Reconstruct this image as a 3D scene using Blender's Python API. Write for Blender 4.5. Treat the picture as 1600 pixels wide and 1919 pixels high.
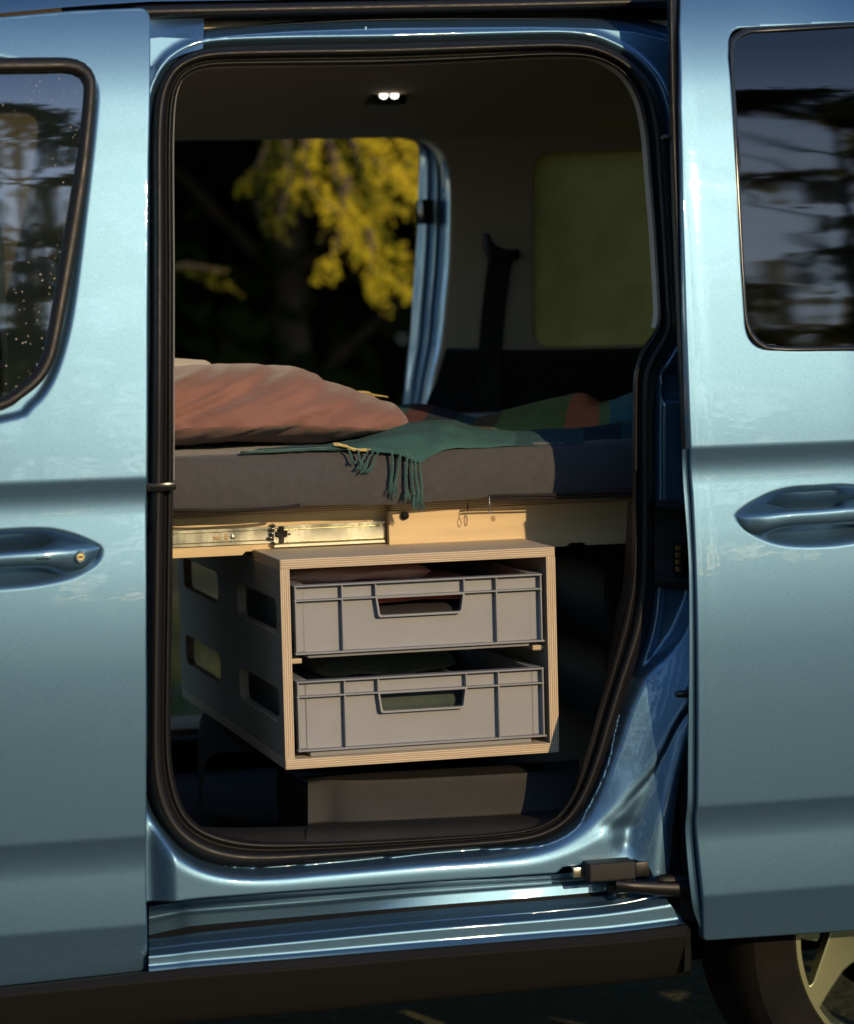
import bpy, bmesh, math, random
import numpy as np
from mathutils import Vector, Matrix, noise
from mathutils.geometry import tessellate_polygon

random.seed(7)
rng = np.random.default_rng(7)
sc = bpy.context.scene
for o in list(bpy.data.objects):
    bpy.data.objects.remove(o)
col = sc.collection
R = math.radians

# ------------------------------------------------------------------ camera, sky, sun, exposure
FPX, YAW, PIT, ROL, DIST, EZ = 5667., R(14.5), math.atan(416 / 5667.), .025, 4.53, 1.34
cF = np.array([math.sin(YAW) * math.cos(PIT), math.cos(YAW) * math.cos(PIT), -math.sin(PIT)])
_r0 = np.array([math.cos(YAW), -math.sin(YAW), 0.])
_u0 = np.cross(_r0, cF)
cR = _r0 * math.cos(ROL) - _u0 * math.sin(ROL)
cU = _u0 * math.cos(ROL) + _r0 * math.sin(ROL)
cC = np.array([0, 0, EZ - DIST * math.sin(PIT)]) - DIST * cF
cC[2] = EZ


def P(px, py, Y):
    """measured point of the photograph -> point of the place at depth Y behind the door opening"""
    d = cF * FPX + cR * (px - 800) - cU * (py - 959.5)
    return cC + d * ((Y - cC[1]) / d[1])


cd = bpy.data.cameras.new('camera')
cam = bpy.data.objects.new('camera', cd)
col.objects.link(cam)
cd.sensor_fit = 'HORIZONTAL'
cd.sensor_width = 24
cd.lens = FPX / 1600 * 24
cd.clip_start, cd.clip_end = .1, 600
m = Matrix.Identity(4)
for i in range(3):
    m[i][0], m[i][1], m[i][2], m[i][3] = cR[i], cU[i], -cF[i], cC[i]
cam.matrix_world = m
cd.dof.use_dof = True
cd.dof.focus_distance = 4.75
cd.dof.aperture_fstop = 3.0
sc.camera = cam

SUN_AZ, SUN_EL = R(15.5), R(16.5)
w = bpy.data.worlds.new('World')
sc.world = w
w.use_nodes = True
nt = w.node_tree
bg = nt.nodes['Background']
sky = nt.nodes.new('ShaderNodeTexSky')
sky.sky_type = 'NISHITA'
sky.sun_disc = False
sky.sun_elevation = SUN_EL
sky.sun_rotation = math.pi - SUN_AZ
nt.links.new(sky.outputs[0], bg.inputs[0])
sky.air_density = 1.0
sky.dust_density = 0.15
sky.ozone_density = 3.0
bg.inputs[1].default_value = .15
sl = bpy.data.lights.new('sun', 'SUN')
sl.energy = 2.05
sl.angle = R(.5)
sl.color = (1, .735, .43)
so = bpy.data.objects.new('sun', sl)
col.objects.link(so)
SUN = Vector((math.sin(SUN_AZ) * math.cos(SUN_EL), -math.cos(SUN_AZ) * math.cos(SUN_EL), math.sin(SUN_EL)))
so.rotation_euler = SUN.to_track_quat('Z', 'Y').to_euler()
so.location = (3, -6, 4)
vs = sc.view_settings
vs.view_transform = 'Standard'
vs.look = 'None'
vs.exposure = 0.72
vs.gamma = 1
vs.use_curve_mapping = False


# ------------------------------------------------------------------ materials
def mat(name, color=(.5, .5, .5), rough=.5, metal=0, **kw):
    mt = bpy.data.materials.new(name)
    mt.use_nodes = True
    b = mt.node_tree.nodes['Principled BSDF']
    b.inputs['Base Color'].default_value = (*color, 1)
    b.inputs['Roughness'].default_value = rough
    b.inputs['Metallic'].default_value = metal
    for k, v in kw.items():
        b.inputs[k.replace('_', ' ')].default_value = v
    return mt


def nd(mt, typ, **kw):
    n = mt.node_tree.nodes.new(typ)
    for k, v in kw.items():
        setattr(n, k, v)
    return n


def lk(mt, a, b):
    mt.node_tree.links.new(a, b)


def bsdf(mt):
    return mt.node_tree.nodes['Principled BSDF']


def tex(mt, scale=10, stretch=(1, 1, 1), detail=4, rough=.55, kind='noise', coords='Object'):
    tc = nd(mt, 'ShaderNodeTexCoord')
    mp = nd(mt, 'ShaderNodeMapping')
    mp.inputs['Scale'].default_value = stretch
    lk(mt, tc.outputs[coords], mp.inputs[0])
    if kind == 'noise':
        t = nd(mt, 'ShaderNodeTexNoise')
        t.inputs['Scale'].default_value = scale
        t.inputs['Detail'].default_value = detail
        t.inputs['Roughness'].default_value = rough
    else:
        t = nd(mt, 'ShaderNodeTexVoronoi')
        t.inputs['Scale'].default_value = scale
    lk(mt, mp.outputs[0], t.inputs['Vector'])
    return t.outputs[0]


def ramp(mt, fac, stops, interp='LINEAR'):
    r = nd(mt, 'ShaderNodeValToRGB')
    cr = r.color_ramp
    cr.interpolation = interp
    while len(cr.elements) < len(stops):
        cr.elements.new(.5)
    for e, (p, c) in zip(cr.elements, stops):
        e.position = p
        e.color = (*c, 1) if len(c) == 3 else c
    lk(mt, fac, r.inputs[0])
    return r.outputs[0]


def grey(v):
    return (v, v, v)


def bump(mt, h, strength=.3, dist=.002, to='Normal', prev=None):
    b = nd(mt, 'ShaderNodeBump')
    b.inputs['Strength'].default_value = strength
    b.inputs['Distance'].default_value = dist
    lk(mt, h, b.inputs['Height'])
    if prev is not None:
        lk(mt, prev, b.inputs['Normal'])
    for t in ([to] if isinstance(to, str) else to):
        lk(mt, b.outputs[0], bsdf(mt).inputs[t])
    return b.outputs[0]


M = {}
# blue metallic paint
p = mat('blue_paint', (.085, .182, .29), .43, .80, Coat_Weight=1, Coat_Roughness=.035, Coat_IOR=1.5)
f1 = tex(p, 900, detail=0)
lk(p, ramp(p, f1, [(.3, (.072, .160, .258)), (.7, (.098, .202, .318))]), bsdf(p).inputs['Base Color'])
lk(p, ramp(p, tex(p, 5, (1, 1, 2.5), 6, .65), [(.4, grey(.018)), (.62, grey(.04)), (.72, grey(.09))]), bsdf(p).inputs['Coat Roughness'])
bump(p, tex(p, 7, (1, 1, 2.2), 3), .35, .0018, ['Coat Normal'])
M['paint'] = p

r_ = mat('black_rubber', (.0085, .0082, .0085), .5, Specular_IOR_Level=.3)
lk(r_, ramp(r_, tex(r_, 60, detail=5), [(.3, grey(.36)), (.75, grey(.55))]), bsdf(r_).inputs['Roughness'])
bump(r_, tex(r_, 500, detail=2), .15, .0005)
M['rubber'] = r_
pl = mat('dark_trim_plastic', (.015, .0145, .0145), .6, Specular_IOR_Level=.35)
bump(pl, tex(pl, 1100, kind='vor'), .5, .0006)
lk(pl, ramp(pl, tex(pl, 14, detail=6), [(.3, (.012, .012, .0125)), (.75, (.021, .020, .019))]), bsdf(pl).inputs['Base Color'])
M['plastic'] = pl
M['cladding'] = mat('black_cladding', (.009, .0085, .008), .6, Specular_IOR_Level=.2)
bump(M['cladding'], tex(M['cladding'], 900, kind='vor'), .4, .0005)
M['black'] = mat('black_metal', (.008, .0075, .007), .4, .2)
M['under'] = mat('underbody_black', (.004, .004, .004), .9, Specular_IOR_Level=.1)
M['gloss_black'] = mat('gloss_black', (.01, .01, .01), .15)
hl = mat('headliner_fabric', (.66, .53, .36), .9)
bump(hl, tex(hl, 900, detail=2), .25, .0006)
M['headliner'] = hl
tr = mat('grey_trim', (.42, .39, .36), .6)
bump(tr, tex(tr, 800, detail=2), .2, .0004)
M['trim'] = tr
M['far_trim'] = mat('beige_pillar_trim', (.64, .55, .41), .75)
dk = mat('dark_carpet', (.02, .02, .022), .95)
bump(dk, tex(dk, 600, detail=3), .5, .002)
M['carpet'] = dk


def glass_mat(name, tint, ior, trans):
    g = bpy.data.materials.new(name)
    g.use_nodes = True
    t = g.node_tree
    t.nodes.remove(t.nodes['Principled BSDF'])
    out = t.nodes['Material Output']
    tp = t.nodes.new('ShaderNodeBsdfTransparent')
    tp.inputs[0].default_value = (*tint, 1)
    gl = t.nodes.new('ShaderNodeBsdfGlossy')
    gl.inputs['Roughness'].default_value = .03
    fr = t.nodes.new('ShaderNodeFresnel')
    fr.inputs['IOR'].default_value = ior
    tc = t.nodes.new('ShaderNodeTexCoord')
    mp = t.nodes.new('ShaderNodeMapping')
    mp.inputs['Scale'].default_value = (1.6, 1, 8)
    nz = t.nodes.new('ShaderNodeTexNoise')
    nz.inputs['Scale'].default_value = 1.6
    nz.inputs['Detail'].default_value = 1.5
    nz.inputs['Roughness'].default_value = .45
    bp = t.nodes.new('ShaderNodeBump')
    bp.inputs['Strength'].default_value = .55
    bp.inputs['Distance'].default_value = .0014
    t.links.new(tc.outputs['Object'], mp.inputs[0])
    t.links.new(mp.outputs[0], nz.inputs['Vector'])
    t.links.new(nz.outputs[0], bp.inputs['Height'])
    t.links.new(bp.outputs[0], gl.inputs['Normal'])
    mx = t.nodes.new('ShaderNodeMixShader')
    t.links.new(fr.outputs[0], mx.inputs[0])
    t.links.new(tp.outputs[0], mx.inputs[1])
    t.links.new(gl.outputs[0], mx.inputs[2])
    if trans > 0:                                # dried drops and dust on the cab window
        vo = t.nodes.new('ShaderNodeTexVoronoi')
        vo.inputs['Scale'].default_value = 120
        vo.inputs['Randomness'].default_value = 1
        n2 = t.nodes.new('ShaderNodeTexNoise')
        n2.inputs['Scale'].default_value = 11
        m1 = t.nodes.new('ShaderNodeMapRange')
        m1.inputs['From Min'].default_value = .09
        m1.inputs['From Max'].default_value = .15
        m1.inputs['To Min'].default_value = 1
        m1.inputs['To Max'].default_value = 0
        m2 = t.nodes.new('ShaderNodeMapRange')
        m2.inputs['From Min'].default_value = .42
        m2.inputs['From Max'].default_value = .60
        mm = t.nodes.new('ShaderNodeMath')
        mm.operation = 'MULTIPLY'
        t.links.new(tc.outputs['Object'], vo.inputs['Vector'])
        t.links.new(tc.outputs['Object'], n2.inputs['Vector'])
        t.links.new(vo.outputs['Distance'], m1.inputs[0])
        t.links.new(n2.outputs[0], m2.inputs[0])
        t.links.new(m1.outputs[0], mm.inputs[0])
        t.links.new(m2.outputs[0], mm.inputs[1])
        df = t.nodes.new('ShaderNodeBsdfDiffuse')
        df.inputs[0].default_value = (.55, .5, .42, 1)
        m3 = t.nodes.new('ShaderNodeMixShader')
        t.links.new(mm.outputs[0], m3.inputs[0])
        t.links.new(mx.outputs[0], m3.inputs[1])
        t.links.new(df.outputs[0], m3.inputs[2])
        mx = m3
    t.links.new(mx.outputs[0], out.inputs[0])
    return g


M['glass'] = glass_mat('window_glass', (.30, .32, .28), 2.7, .3)
M['privacy'] = glass_mat('privacy_glass', (.012, .013, .014), 1.78, 0)


def ply_mat(name, face, dark, light, t):
    """plywood: veneer on the faces, laminated stripes where the thickness (object z) shows"""
    q = mat(name, face, .62)
    tc = nd(q, 'ShaderNodeTexCoord')
    sp = nd(q, 'ShaderNodeSeparateXYZ')
    lk(q, tc.outputs['Object'], sp.inputs[0])
    ns = tex(q, 9, (1, 1, 60), 4)
    ad = nd(q, 'ShaderNodeMath', operation='MULTIPLY_ADD')
    lk(q, ns, ad.inputs[0])
    ad.inputs[1].default_value = .0016
    lk(q, sp.outputs['Z'], ad.inputs[2])
    mu = nd(q, 'ShaderNodeMath', operation='MULTIPLY')
    lk(q, ad.outputs[0], mu.inputs[0])
    mu.inputs[1].default_value = math.pi * 2 / (t / 4.5)
    si = nd(q, 'ShaderNodeMath', operation='SINE')
    lk(q, mu.outputs[0], si.inputs[0])
    lay = ramp(q, si.outputs[0], [(.0, dark), (.45, dark), (.62, light), (1, light)])
    # wood grain on the broad faces
    gr = tex(q, 5, (1.2, 14, 1), 6, .6)
    grain = ramp(q, gr, [(.3, tuple(c * .86 for c in face)), (.55, face), (.8, tuple(min(1, c * 1.1) for c in face))])
    kn = nd(q, 'ShaderNodeTexVoronoi')
    kn.inputs['Scale'].default_value = 17
    tc2 = nd(q, 'ShaderNodeMapping')
    tc2.inputs['Scale'].default_value = (.9, .7, 1)
    lk(q, tc.outputs['Object'], tc2.inputs[0])
    lk(q, tc2.outputs[0], kn.inputs['Vector'])
    spot = ramp(q, kn.outputs['Distance'], [(.045, grey(1)), (.075, grey(0))])
    mxs = nd(q, 'ShaderNodeMix', data_type='RGBA')
    lk(q, spot, mxs.inputs['Factor'])
    lk(q, grain, mxs.inputs['A'])
    mxs.inputs['B'].default_value = (face[0] * .5, face[1] * .42, face[2] * .35, 1)
    ge = nd(q, 'ShaderNodeNewGeometry')
    vt = nd(q, 'ShaderNodeVectorTransform', vector_type='NORMAL', convert_from='WORLD', convert_to='OBJECT')
    lk(q, ge.outputs['True Normal'], vt.inputs[0])
    s2 = nd(q, 'ShaderNodeSeparateXYZ')
    lk(q, vt.outputs[0], s2.inputs[0])
    ab = nd(q, 'ShaderNodeMath', operation='ABSOLUTE')
    lk(q, s2.outputs['Z'], ab.inputs[0])
    gt = nd(q, 'ShaderNodeMath', operation='GREATER_THAN')
    lk(q, ab.outputs[0], gt.inputs[0])
    gt.inputs[1].default_value = .8
    mx = nd(q, 'ShaderNodeMix', data_type='RGBA')
    lk(q, gt.outputs[0], mx.inputs['Factor'])
    lk(q, lay, mx.inputs['A'])
    lk(q, mxs.outputs['Result'], mx.inputs['B'])
    lk(q, mx.outputs['Result'], bsdf(q).inputs['Base Color'])
    bump(q, gr, .15, .001)
    return q


M['ply'] = ply_mat('birch_plywood', (.64, .49, .275), (.33, .22, .11), (.70, .56, .36), .015)
M['ply_shade'] = ply_mat('shade_darkened_plywood', (.25, .225, .195), (.34, .25, .16), (.66, .56, .42), .015)  # side boards: plywood face darkened, the shade beside the box put into its colour
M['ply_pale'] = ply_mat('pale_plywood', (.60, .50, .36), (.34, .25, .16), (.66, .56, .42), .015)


def cloth(name, c1, c2, scale=40, weave=900, ws=.5):
    q = mat(name, c1, .95)
    q.node_tree.nodes['Principled BSDF'].inputs['Sheen Weight'].default_value = .25
    lk(q, ramp(q, tex(q, scale, detail=6), [(.3, c1), (.7, c2)]), bsdf(q).inputs['Base Color'])
    a = bump(q, tex(q, weave, detail=2), ws, .0012)
    return q


M['mattress'] = cloth('charcoal_upholstery', (.050, .050, .054), (.064, .063, .067), 90, 700, .9)
M['pillow'] = cloth('terracotta_cotton', (.195, .094, .076), (.25, .122, .098), 12, 1200, .2)
bump(M['pillow'], tex(M['pillow'], 7, (1.2, 1, 3.2), 5, .6), .55, .012, prev=[n for n in M['pillow'].node_tree.nodes if n.type == 'BUMP'][0].outputs[0])
M['white_cloth'] = cloth('white_cotton', (.62, .56, .48), (.70, .64, .55), 12, 1200, .2)
M['teal'] = cloth('teal_wool', (.026, .088, .082), (.04, .12, .11), 60, 500, .9)
M['straw'] = cloth('straw_yarn', (.55, .42, .14), (.7, .55, .2), 60, 500, .5)
M['red_cloth'] = cloth('red_knit', (.38, .045, .022), (.5, .08, .035), 20, 500, .7)
M['green_cloth'] = cloth('sage_cloth', (.032, .052, .042), (.055, .075, .062), 20, 500, .7)
M['dark_cloth'] = cloth('dark_cloth', (.010, .009, .011), (.018, .014, .017), 20, 500, .7)
bsdf(M['dark_cloth']).inputs['Sheen Weight'].default_value = 0


def patch_cloth(name, stops):
    q = mat(name, (.1, .1, .1), .95)
    tc = nd(q, 'ShaderNodeTexCoord')
    sp = nd(q, 'ShaderNodeSeparateXYZ')
    lk(q, tc.outputs['UV'], sp.inputs[0])
    c = ramp(q, sp.outputs[0], stops, 'CONSTANT')
    mx = nd(q, 'ShaderNodeMix', data_type='RGBA', blend_type='MULTIPLY')
    mx.inputs['Factor'].default_value = .6
    lk(q, c, mx.inputs['A'])
    lk(q, ramp(q, tex(q, 70, detail=5), [(.3, grey(.7)), (.7, grey(1.1))]), mx.inputs['B'])
    lk(q, mx.outputs['Result'], bsdf(q).inputs['Base Color'])
    bump(q, tex(q, 500, detail=2), .8, .0012)
    return q


cr_ = mat('grey_crate_plastic', (.24, .24, .245), .48)
lk(cr_, ramp(cr_, tex(cr_, 6, detail=7), [(.3, (.215, .226, .248)), (.75, (.248, .258, .278))]), bsdf(cr_).inputs['Base Color'])
bump(cr_, tex(cr_, 350, detail=3), .12, .0006)
lk(cr_, ramp(cr_, tex(cr_, 16, (1, 1, 3), 8, .7), [(.3, grey(.34)), (.7, grey(.62))]), bsdf(cr_).inputs['Roughness'])
M['crate'] = cr_
zn = mat('zinc_steel', (.62, .62, .50), .25, .95)
lk(zn, ramp(zn, tex(zn, 30, (1, 1, .4), 5), [(.3, grey(.16)), (.8, grey(.36))]), bsdf(zn).inputs['Roughness'])
M['zinc'] = zn
ty = mat('tyre_rubber', (.02, .018, .016), .9, Specular_IOR_Level=.15)
lk(ty, ramp(ty, tex(ty, 9, detail=8, rough=.7), [(.40, (.006, .006, .006)), (.62, (.011, .0095, .008)), (.84, (.05, .033, .022))]), bsdf(ty).inputs['Base Color'])
bump(ty, tex(ty, 120, detail=6), .5, .003)
M['tyre'] = ty
al = mat('reflection_tinted_alloy', (.40, .42, .26), .30, .9, Coat_Weight=.6, Coat_Roughness=.06)  # olive tint stands for sunlit grass mirrored in the metal
M['alloy'] = al
M['brass'] = mat('gold_contact', (.9, .5, .16), .3, .9)
lt = mat('lamp_lens', (1, 1, 1), .3)
bsdf(lt).inputs['Emission Color'].default_value = (1, .97, .85, 1)
bsdf(lt).inputs['Emission Strength'].default_value = 2.2
M['lens'] = lt
def leaf_mat(name, c1, c2, trans=.35, sc_=1.3):
    q = bpy.data.materials.new(name)
    q.use_nodes = True
    t = q.node_tree
    t.nodes.remove(t.nodes['Principled BSDF'])
    out = t.nodes['Material Output']
    cl = ramp(q, tex(q, sc_, detail=5), [(.35, c1), (.68, c2)])
    df = t.nodes.new('ShaderNodeBsdfDiffuse')
    tl = t.nodes.new('ShaderNodeBsdfTranslucent')
    mx = t.nodes.new('ShaderNodeMixShader')
    mx.inputs[0].default_value = trans
    lk(q, cl, df.inputs[0])
    lk(q, cl, tl.inputs[0])
    lk(q, df.outputs[0], mx.inputs[1])
    lk(q, tl.outputs[0], mx.inputs[2])
    lk(q, mx.outputs[0], out.inputs[0])
    return q


bl = leaf_mat('olive_blind', (.36, .29, .075), (.54, .44, .13), .6, 7)
M['blind'] = bl


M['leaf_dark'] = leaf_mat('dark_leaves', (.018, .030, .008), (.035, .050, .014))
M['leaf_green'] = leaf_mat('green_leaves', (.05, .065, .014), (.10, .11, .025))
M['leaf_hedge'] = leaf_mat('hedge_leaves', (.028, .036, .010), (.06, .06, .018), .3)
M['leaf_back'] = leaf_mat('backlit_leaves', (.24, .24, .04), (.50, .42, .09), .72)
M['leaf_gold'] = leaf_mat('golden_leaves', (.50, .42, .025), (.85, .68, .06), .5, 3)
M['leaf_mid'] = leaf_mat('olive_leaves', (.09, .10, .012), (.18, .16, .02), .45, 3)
bk = mat('bark', (.07, .05, .035), .9)
bump(bk, tex(bk, 8, (1, 1, .25), 6), 1, .03)
M['bark'] = bk
gd = mat('ground_soil', (.04, .045, .018), .95)
lk(gd, ramp(gd, tex(gd, 1.3, detail=9, rough=.65), [(.3, (.028, .032, .011)), (.52, (.055, .06, .02)), (.75, (.085, .07, .04))]), bsdf(gd).inputs['Base Color'])
bump(gd, tex(gd, 30, detail=6), 1, .04)
M['ground'] = gd
M['grass'] = leaf_mat('grass_blades', (.05, .07, .012), (.11, .11, .03), .3, 3)


# ------------------------------------------------------------------ mesh helpers
def obj(name, verts, faces, mt, parent=None, smooth=True, uv=None, basis=None, auto=None):
    me = bpy.data.meshes.new(name)
    me.from_pydata([tuple(map(float, v)) for v in verts], [], [tuple(map(int, f)) for f in faces])
    if isinstance(mt, (list, tuple)):
        for q in mt:
            me.materials.append(q)
    else:
        me.materials.append(mt)
    if uv is not None:
        lay = me.uv_layers.new(name='UVMap')
        for lp in me.loops:
            lay.data[lp.index].uv = uv[lp.vertex_index]
    if smooth:
        me.polygons.foreach_set('use_smooth', [True] * len(me.polygons))
    me.validate()
    me.update()
    if auto is not None:
        me.set_sharp_from_angle(angle=R(auto))
    o = bpy.data.objects.new(name, me)
    col.objects.link(o)
    if basis is not None:
        o.matrix_basis = basis
    if parent is not None:
        setpar(o, parent)
    return o


ROOTLOC = {}


def world_loc(o):
    v = Vector((0, 0, 0))
    while o is not None:
        if o.type == 'EMPTY':
            v = v + o.location
            break
        o = o.parent
    return v


def setpar(o, parent):
    """the meshes hold place coordinates; parents are Empties at the thing's base or meshes at the origin"""
    o.parent = parent
    pm = Matrix.Translation(parent.location) if parent.type == 'EMPTY' else (ROOTLOC.get(parent.name) or parent.matrix_basis.copy())
    ROOTLOC[o.name] = o.matrix_basis.copy()
    o.matrix_parent_inverse = pm.inverted()


def thing(name, label, cat, loc=(0, 0, 0), group=None):
    o = bpy.data.objects.new(name, None)
    col.objects.link(o)
    o.location = loc
    o.empty_display_size = .1
    return tag(o, label, cat, group)


def tag(o, label=None, cat=None, group=None, kind=None):
    if label:
        o['label'] = label
    if cat:
        o['category'] = cat
    if group:
        o['group'] = group
    if kind:
        o['kind'] = kind
    return o


def bm_obj(name, bm, mt, parent=None, smooth=False, basis=None, auto=None):
    bmesh.ops.recalc_face_normals(bm, faces=bm.faces)
    me = bpy.data.meshes.new(name)
    bm.to_mesh(me)
    bm.free()
    me.materials.append(mt)
    if smooth:
        me.polygons.foreach_set('use_smooth', [True] * len(me.polygons))
    if auto is not None:
        me.set_sharp_from_angle(angle=R(auto))
    o = bpy.data.objects.new(name, me)
    col.objects.link(o)
    if basis is not None:
        o.matrix_basis = basis
    if parent is not None:
        setpar(o, parent)
    return o


def bm_box(bm, x0, x1, y0, y1, z0, z1, bev=0, seg=2):
    b2 = bmesh.new()
    bmesh.ops.create_cube(b2, size=1)
    for v in b2.verts:
        v.co = Vector((x0 + (v.co.x + .5) * (x1 - x0), y0 + (v.co.y + .5) * (y1 - y0), z0 + (v.co.z + .5) * (z1 - z0)))
    if bev:
        bmesh.ops.bevel(b2, geom=b2.edges[:] + b2.verts[:], offset=bev, segments=seg, profile=.6, affect='EDGES')
    me = bpy.data.meshes.new('tmp')
    b2.to_mesh(me)
    b2.free()
    bm.from_mesh(me)
    bpy.data.meshes.remove(me)


def box(name, x0, x1, y0, y1, z0, z1, mt, parent=None, bev=.001, seg=2):
    bm = bmesh.new()
    bm_box(bm, x0, x1, y0, y1, z0, z1, bev, seg)
    return bm_obj(name, bm, mt, parent, smooth=bev > 0, auto=40 if bev > 0 else None)


def cr_point(p0, p1, p2, p3, t):
    return .5 * ((2 * p1) + (-p0 + p2) * t + (2 * p0 - 5 * p1 + 4 * p2 - p3) * t * t + (-p0 + 3 * p1 - 3 * p2 + p3) * t ** 3)


def spline(pts, n, closed=False, smooth=True):
    """resample control points to n points (Catmull-Rom by index, then even in arc length)"""
    p = np.array(pts, float)
    k = len(p)
    out = []
    segs = k if closed else k - 1
    for i in range(segs):
        if closed:
            a, b, c, d = p[(i - 1) % k], p[i], p[(i + 1) % k], p[(i + 2) % k]
        else:
            a, b, c, d = p[max(i - 1, 0)], p[i], p[i + 1], p[min(i + 2, k - 1)]
        for t in np.linspace(0, 1, 12, endpoint=False):
            out.append(cr_point(a, b, c, d, t) if smooth else b + (c - b) * t)
    out.append(p[0] if closed else p[-1])
    out = np.array(out)
    L = np.concatenate([[0], np.cumsum(np.linalg.norm(np.diff(out, axis=0), axis=1))])
    s = np.linspace(0, L[-1], n + 1)[:-1] if closed else np.linspace(0, L[-1], n)
    return np.stack([np.interp(s, L, out[:, j]) for j in range(out.shape[1])], 1)


def loft(name, rails, mt, parent, n=80, sub=4, closed=False, sharp=(), px=True, uv=True, smooth_rails=True, cross_lin=False, disp=None, auto=None):
    """surface through rails; every rail is a list of (px, py, Y) or of points. sharp: indices of rails that are hard edges"""
    R3 = []
    for r in rails:
        q = [PS(*a) if px == 'lean' else P(*a) for a in r] if px else r
        R3.append(spline(q, n, closed, smooth_rails))
    K = len(R3)
    rows = []
    for i in range(K - 1):
        a = R3[i - 1] if i > 0 and i not in sharp else R3[i]
        d = R3[i + 2] if i + 2 < K and i + 1 not in sharp else R3[i + 1]
        s = 1 if cross_lin else sub
        for t in np.linspace(0, 1, s, endpoint=False):
            rows.append(cr_point(a, R3[i], R3[i + 1], d, t) if not cross_lin else R3[i] + (R3[i + 1] - R3[i]) * t)
    rows.append(R3[-1])
    V = np.array(rows)
    m_, n_ = V.shape[:2]
    if disp is not None:
        V = disp(V)
    faces = []
    for i in range(m_ - 1):
        for j in range(n_ if closed else n_ - 1):
            j2 = (j + 1) % n_
            faces.append((i * n_ + j, i * n_ + j2, (i + 1) * n_ + j2, (i + 1) * n_ + j))
    uvs = [(j / (n_ - 1), i / (m_ - 1)) for i in range(m_) for j in range(n_)] if uv else None
    return obj(name, V.reshape(-1, 3), faces, mt, parent, True, uvs, auto=auto)


def tube_vf(pts, rad, seg=8, cap=True):
    pts = [Vector(p) for p in pts]
    V, Fc = [], []
    up = Vector((0, 0, 1))
    for i, p in enumerate(pts):
        t = (pts[min(i + 1, len(pts) - 1)] - pts[max(i - 1, 0)]).normalized()
        a = t.cross(up)
        if a.length < .05:
            a = t.cross(Vector((1, 0, 0)))
        a.normalize()
        b = t.cross(a)
        rr = rad[i] if hasattr(rad, '__len__') else rad
        for k in range(seg):
            an = 2 * math.pi * k / seg
            V.append(p + a * (rr * math.cos(an)) + b * (rr * math.sin(an)))
    for i in range(len(pts) - 1):
        for k in range(seg):
            k2 = (k + 1) % seg
            Fc.append((i * seg + k, i * seg + k2, (i + 1) * seg + k2, (i + 1) * seg + k))
    if cap:
        Fc.append(tuple(range(seg - 1, -1, -1)))
        Fc.append(tuple((len(pts) - 1) * seg + k for k in range(seg)))
    return V, Fc


def join_vf(parts):
    V, Fc = [], []
    for v, f in parts:
        o = len(V)
        V += [tuple(a) for a in v]
        Fc += [tuple(i + o for i in g) for g in f]
    return V, Fc


def tube(name, pts, rad, mt, parent=None, seg=8):
    V, Fc = tube_vf(pts, rad, seg)
    return obj(name, V, Fc, mt, parent, True, auto=50)


def lathe(prof, seg=48):
    """prof: (r, a) pairs, axis along Y"""
    V, Fc = [], []
    for r, a in prof:
        for k in range(seg):
            t = 2 * math.pi * k / seg
            V.append((r * math.cos(t), a, r * math.sin(t)))
    for i in range(len(prof) - 1):
        for k in range(seg):
            k2 = (k + 1) % seg
            Fc.append((i * seg + k, i * seg + k2, (i + 1) * seg + k2, (i + 1) * seg + k))
    return V, Fc


def rpoly(pts, radii=None, seg=6):
    """2-D polygon with rounded corners"""
    k = len(pts)
    out = []
    for i in range(k):
        p0, p1, p2 = (np.array(pts[(i + d) % k][:2], float) for d in (-1, 0, 1))
        r = (radii if np.isscalar(radii) else radii[i]) if radii is not None else 0
        if not r:
            out.append(tuple(p1))
            continue
        a, b = p0 - p1, p2 - p1
        la, lb = np.linalg.norm(a), np.linalg.norm(b)
        a, b = a / la, b / lb
        r = min(r, la * .48, lb * .48)
        for t in np.linspace(0, 1, seg + 1):
            q = p1 + a * r * (1 - t) ** 2 + b * r * t ** 2
            out.append(tuple(q))
    return out


def prism(name, outer, holes, thick, mt, parent=None, basis=None, bev=.0006, smooth=False):
    """flat board: 2-D outline with holes, thickness along local z (centred)"""
    loops = [[Vector((x, y, 0)) for x, y in l] for l in [outer] + list(holes)]
    tris = tessellate_polygon(loops)
    flat = [v for l in loops for v in l]
    n = len(flat)
    V = [(v.x, v.y, thick / 2) for v in flat] + [(v.x, v.y, -thick / 2) for v in flat]
    Fc = [tuple(t) for t in tris] + [tuple(i + n for i in reversed(t)) for t in tris]
    s = 0
    for l in loops:
        for i in range(len(l)):
            a, b = s + i, s + (i + 1) % len(l)
            Fc.append((a, b, b + n, a + n))
        s += len(l)
    bm = bmesh.new()
    vs_ = [bm.verts.new(v) for v in V]
    for f in Fc:
        try:
            bm.faces.new([vs_[i] for i in f])
        except ValueError:
            pass
    bmesh.ops.recalc_face_normals(bm, faces=bm.faces)
    if bev:
        ed = [e for e in bm.edges if len(e.link_faces) == 2 and e.calc_face_angle(0) > 1.2 and abs(e.verts[0].co.z - e.verts[1].co.z) < 1e-6]
        bmesh.ops.bevel(bm, geom=ed, offset=bev, segments=1, affect='EDGES')
    return bm_obj(name, bm, mt, parent, smooth, basis)


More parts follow.
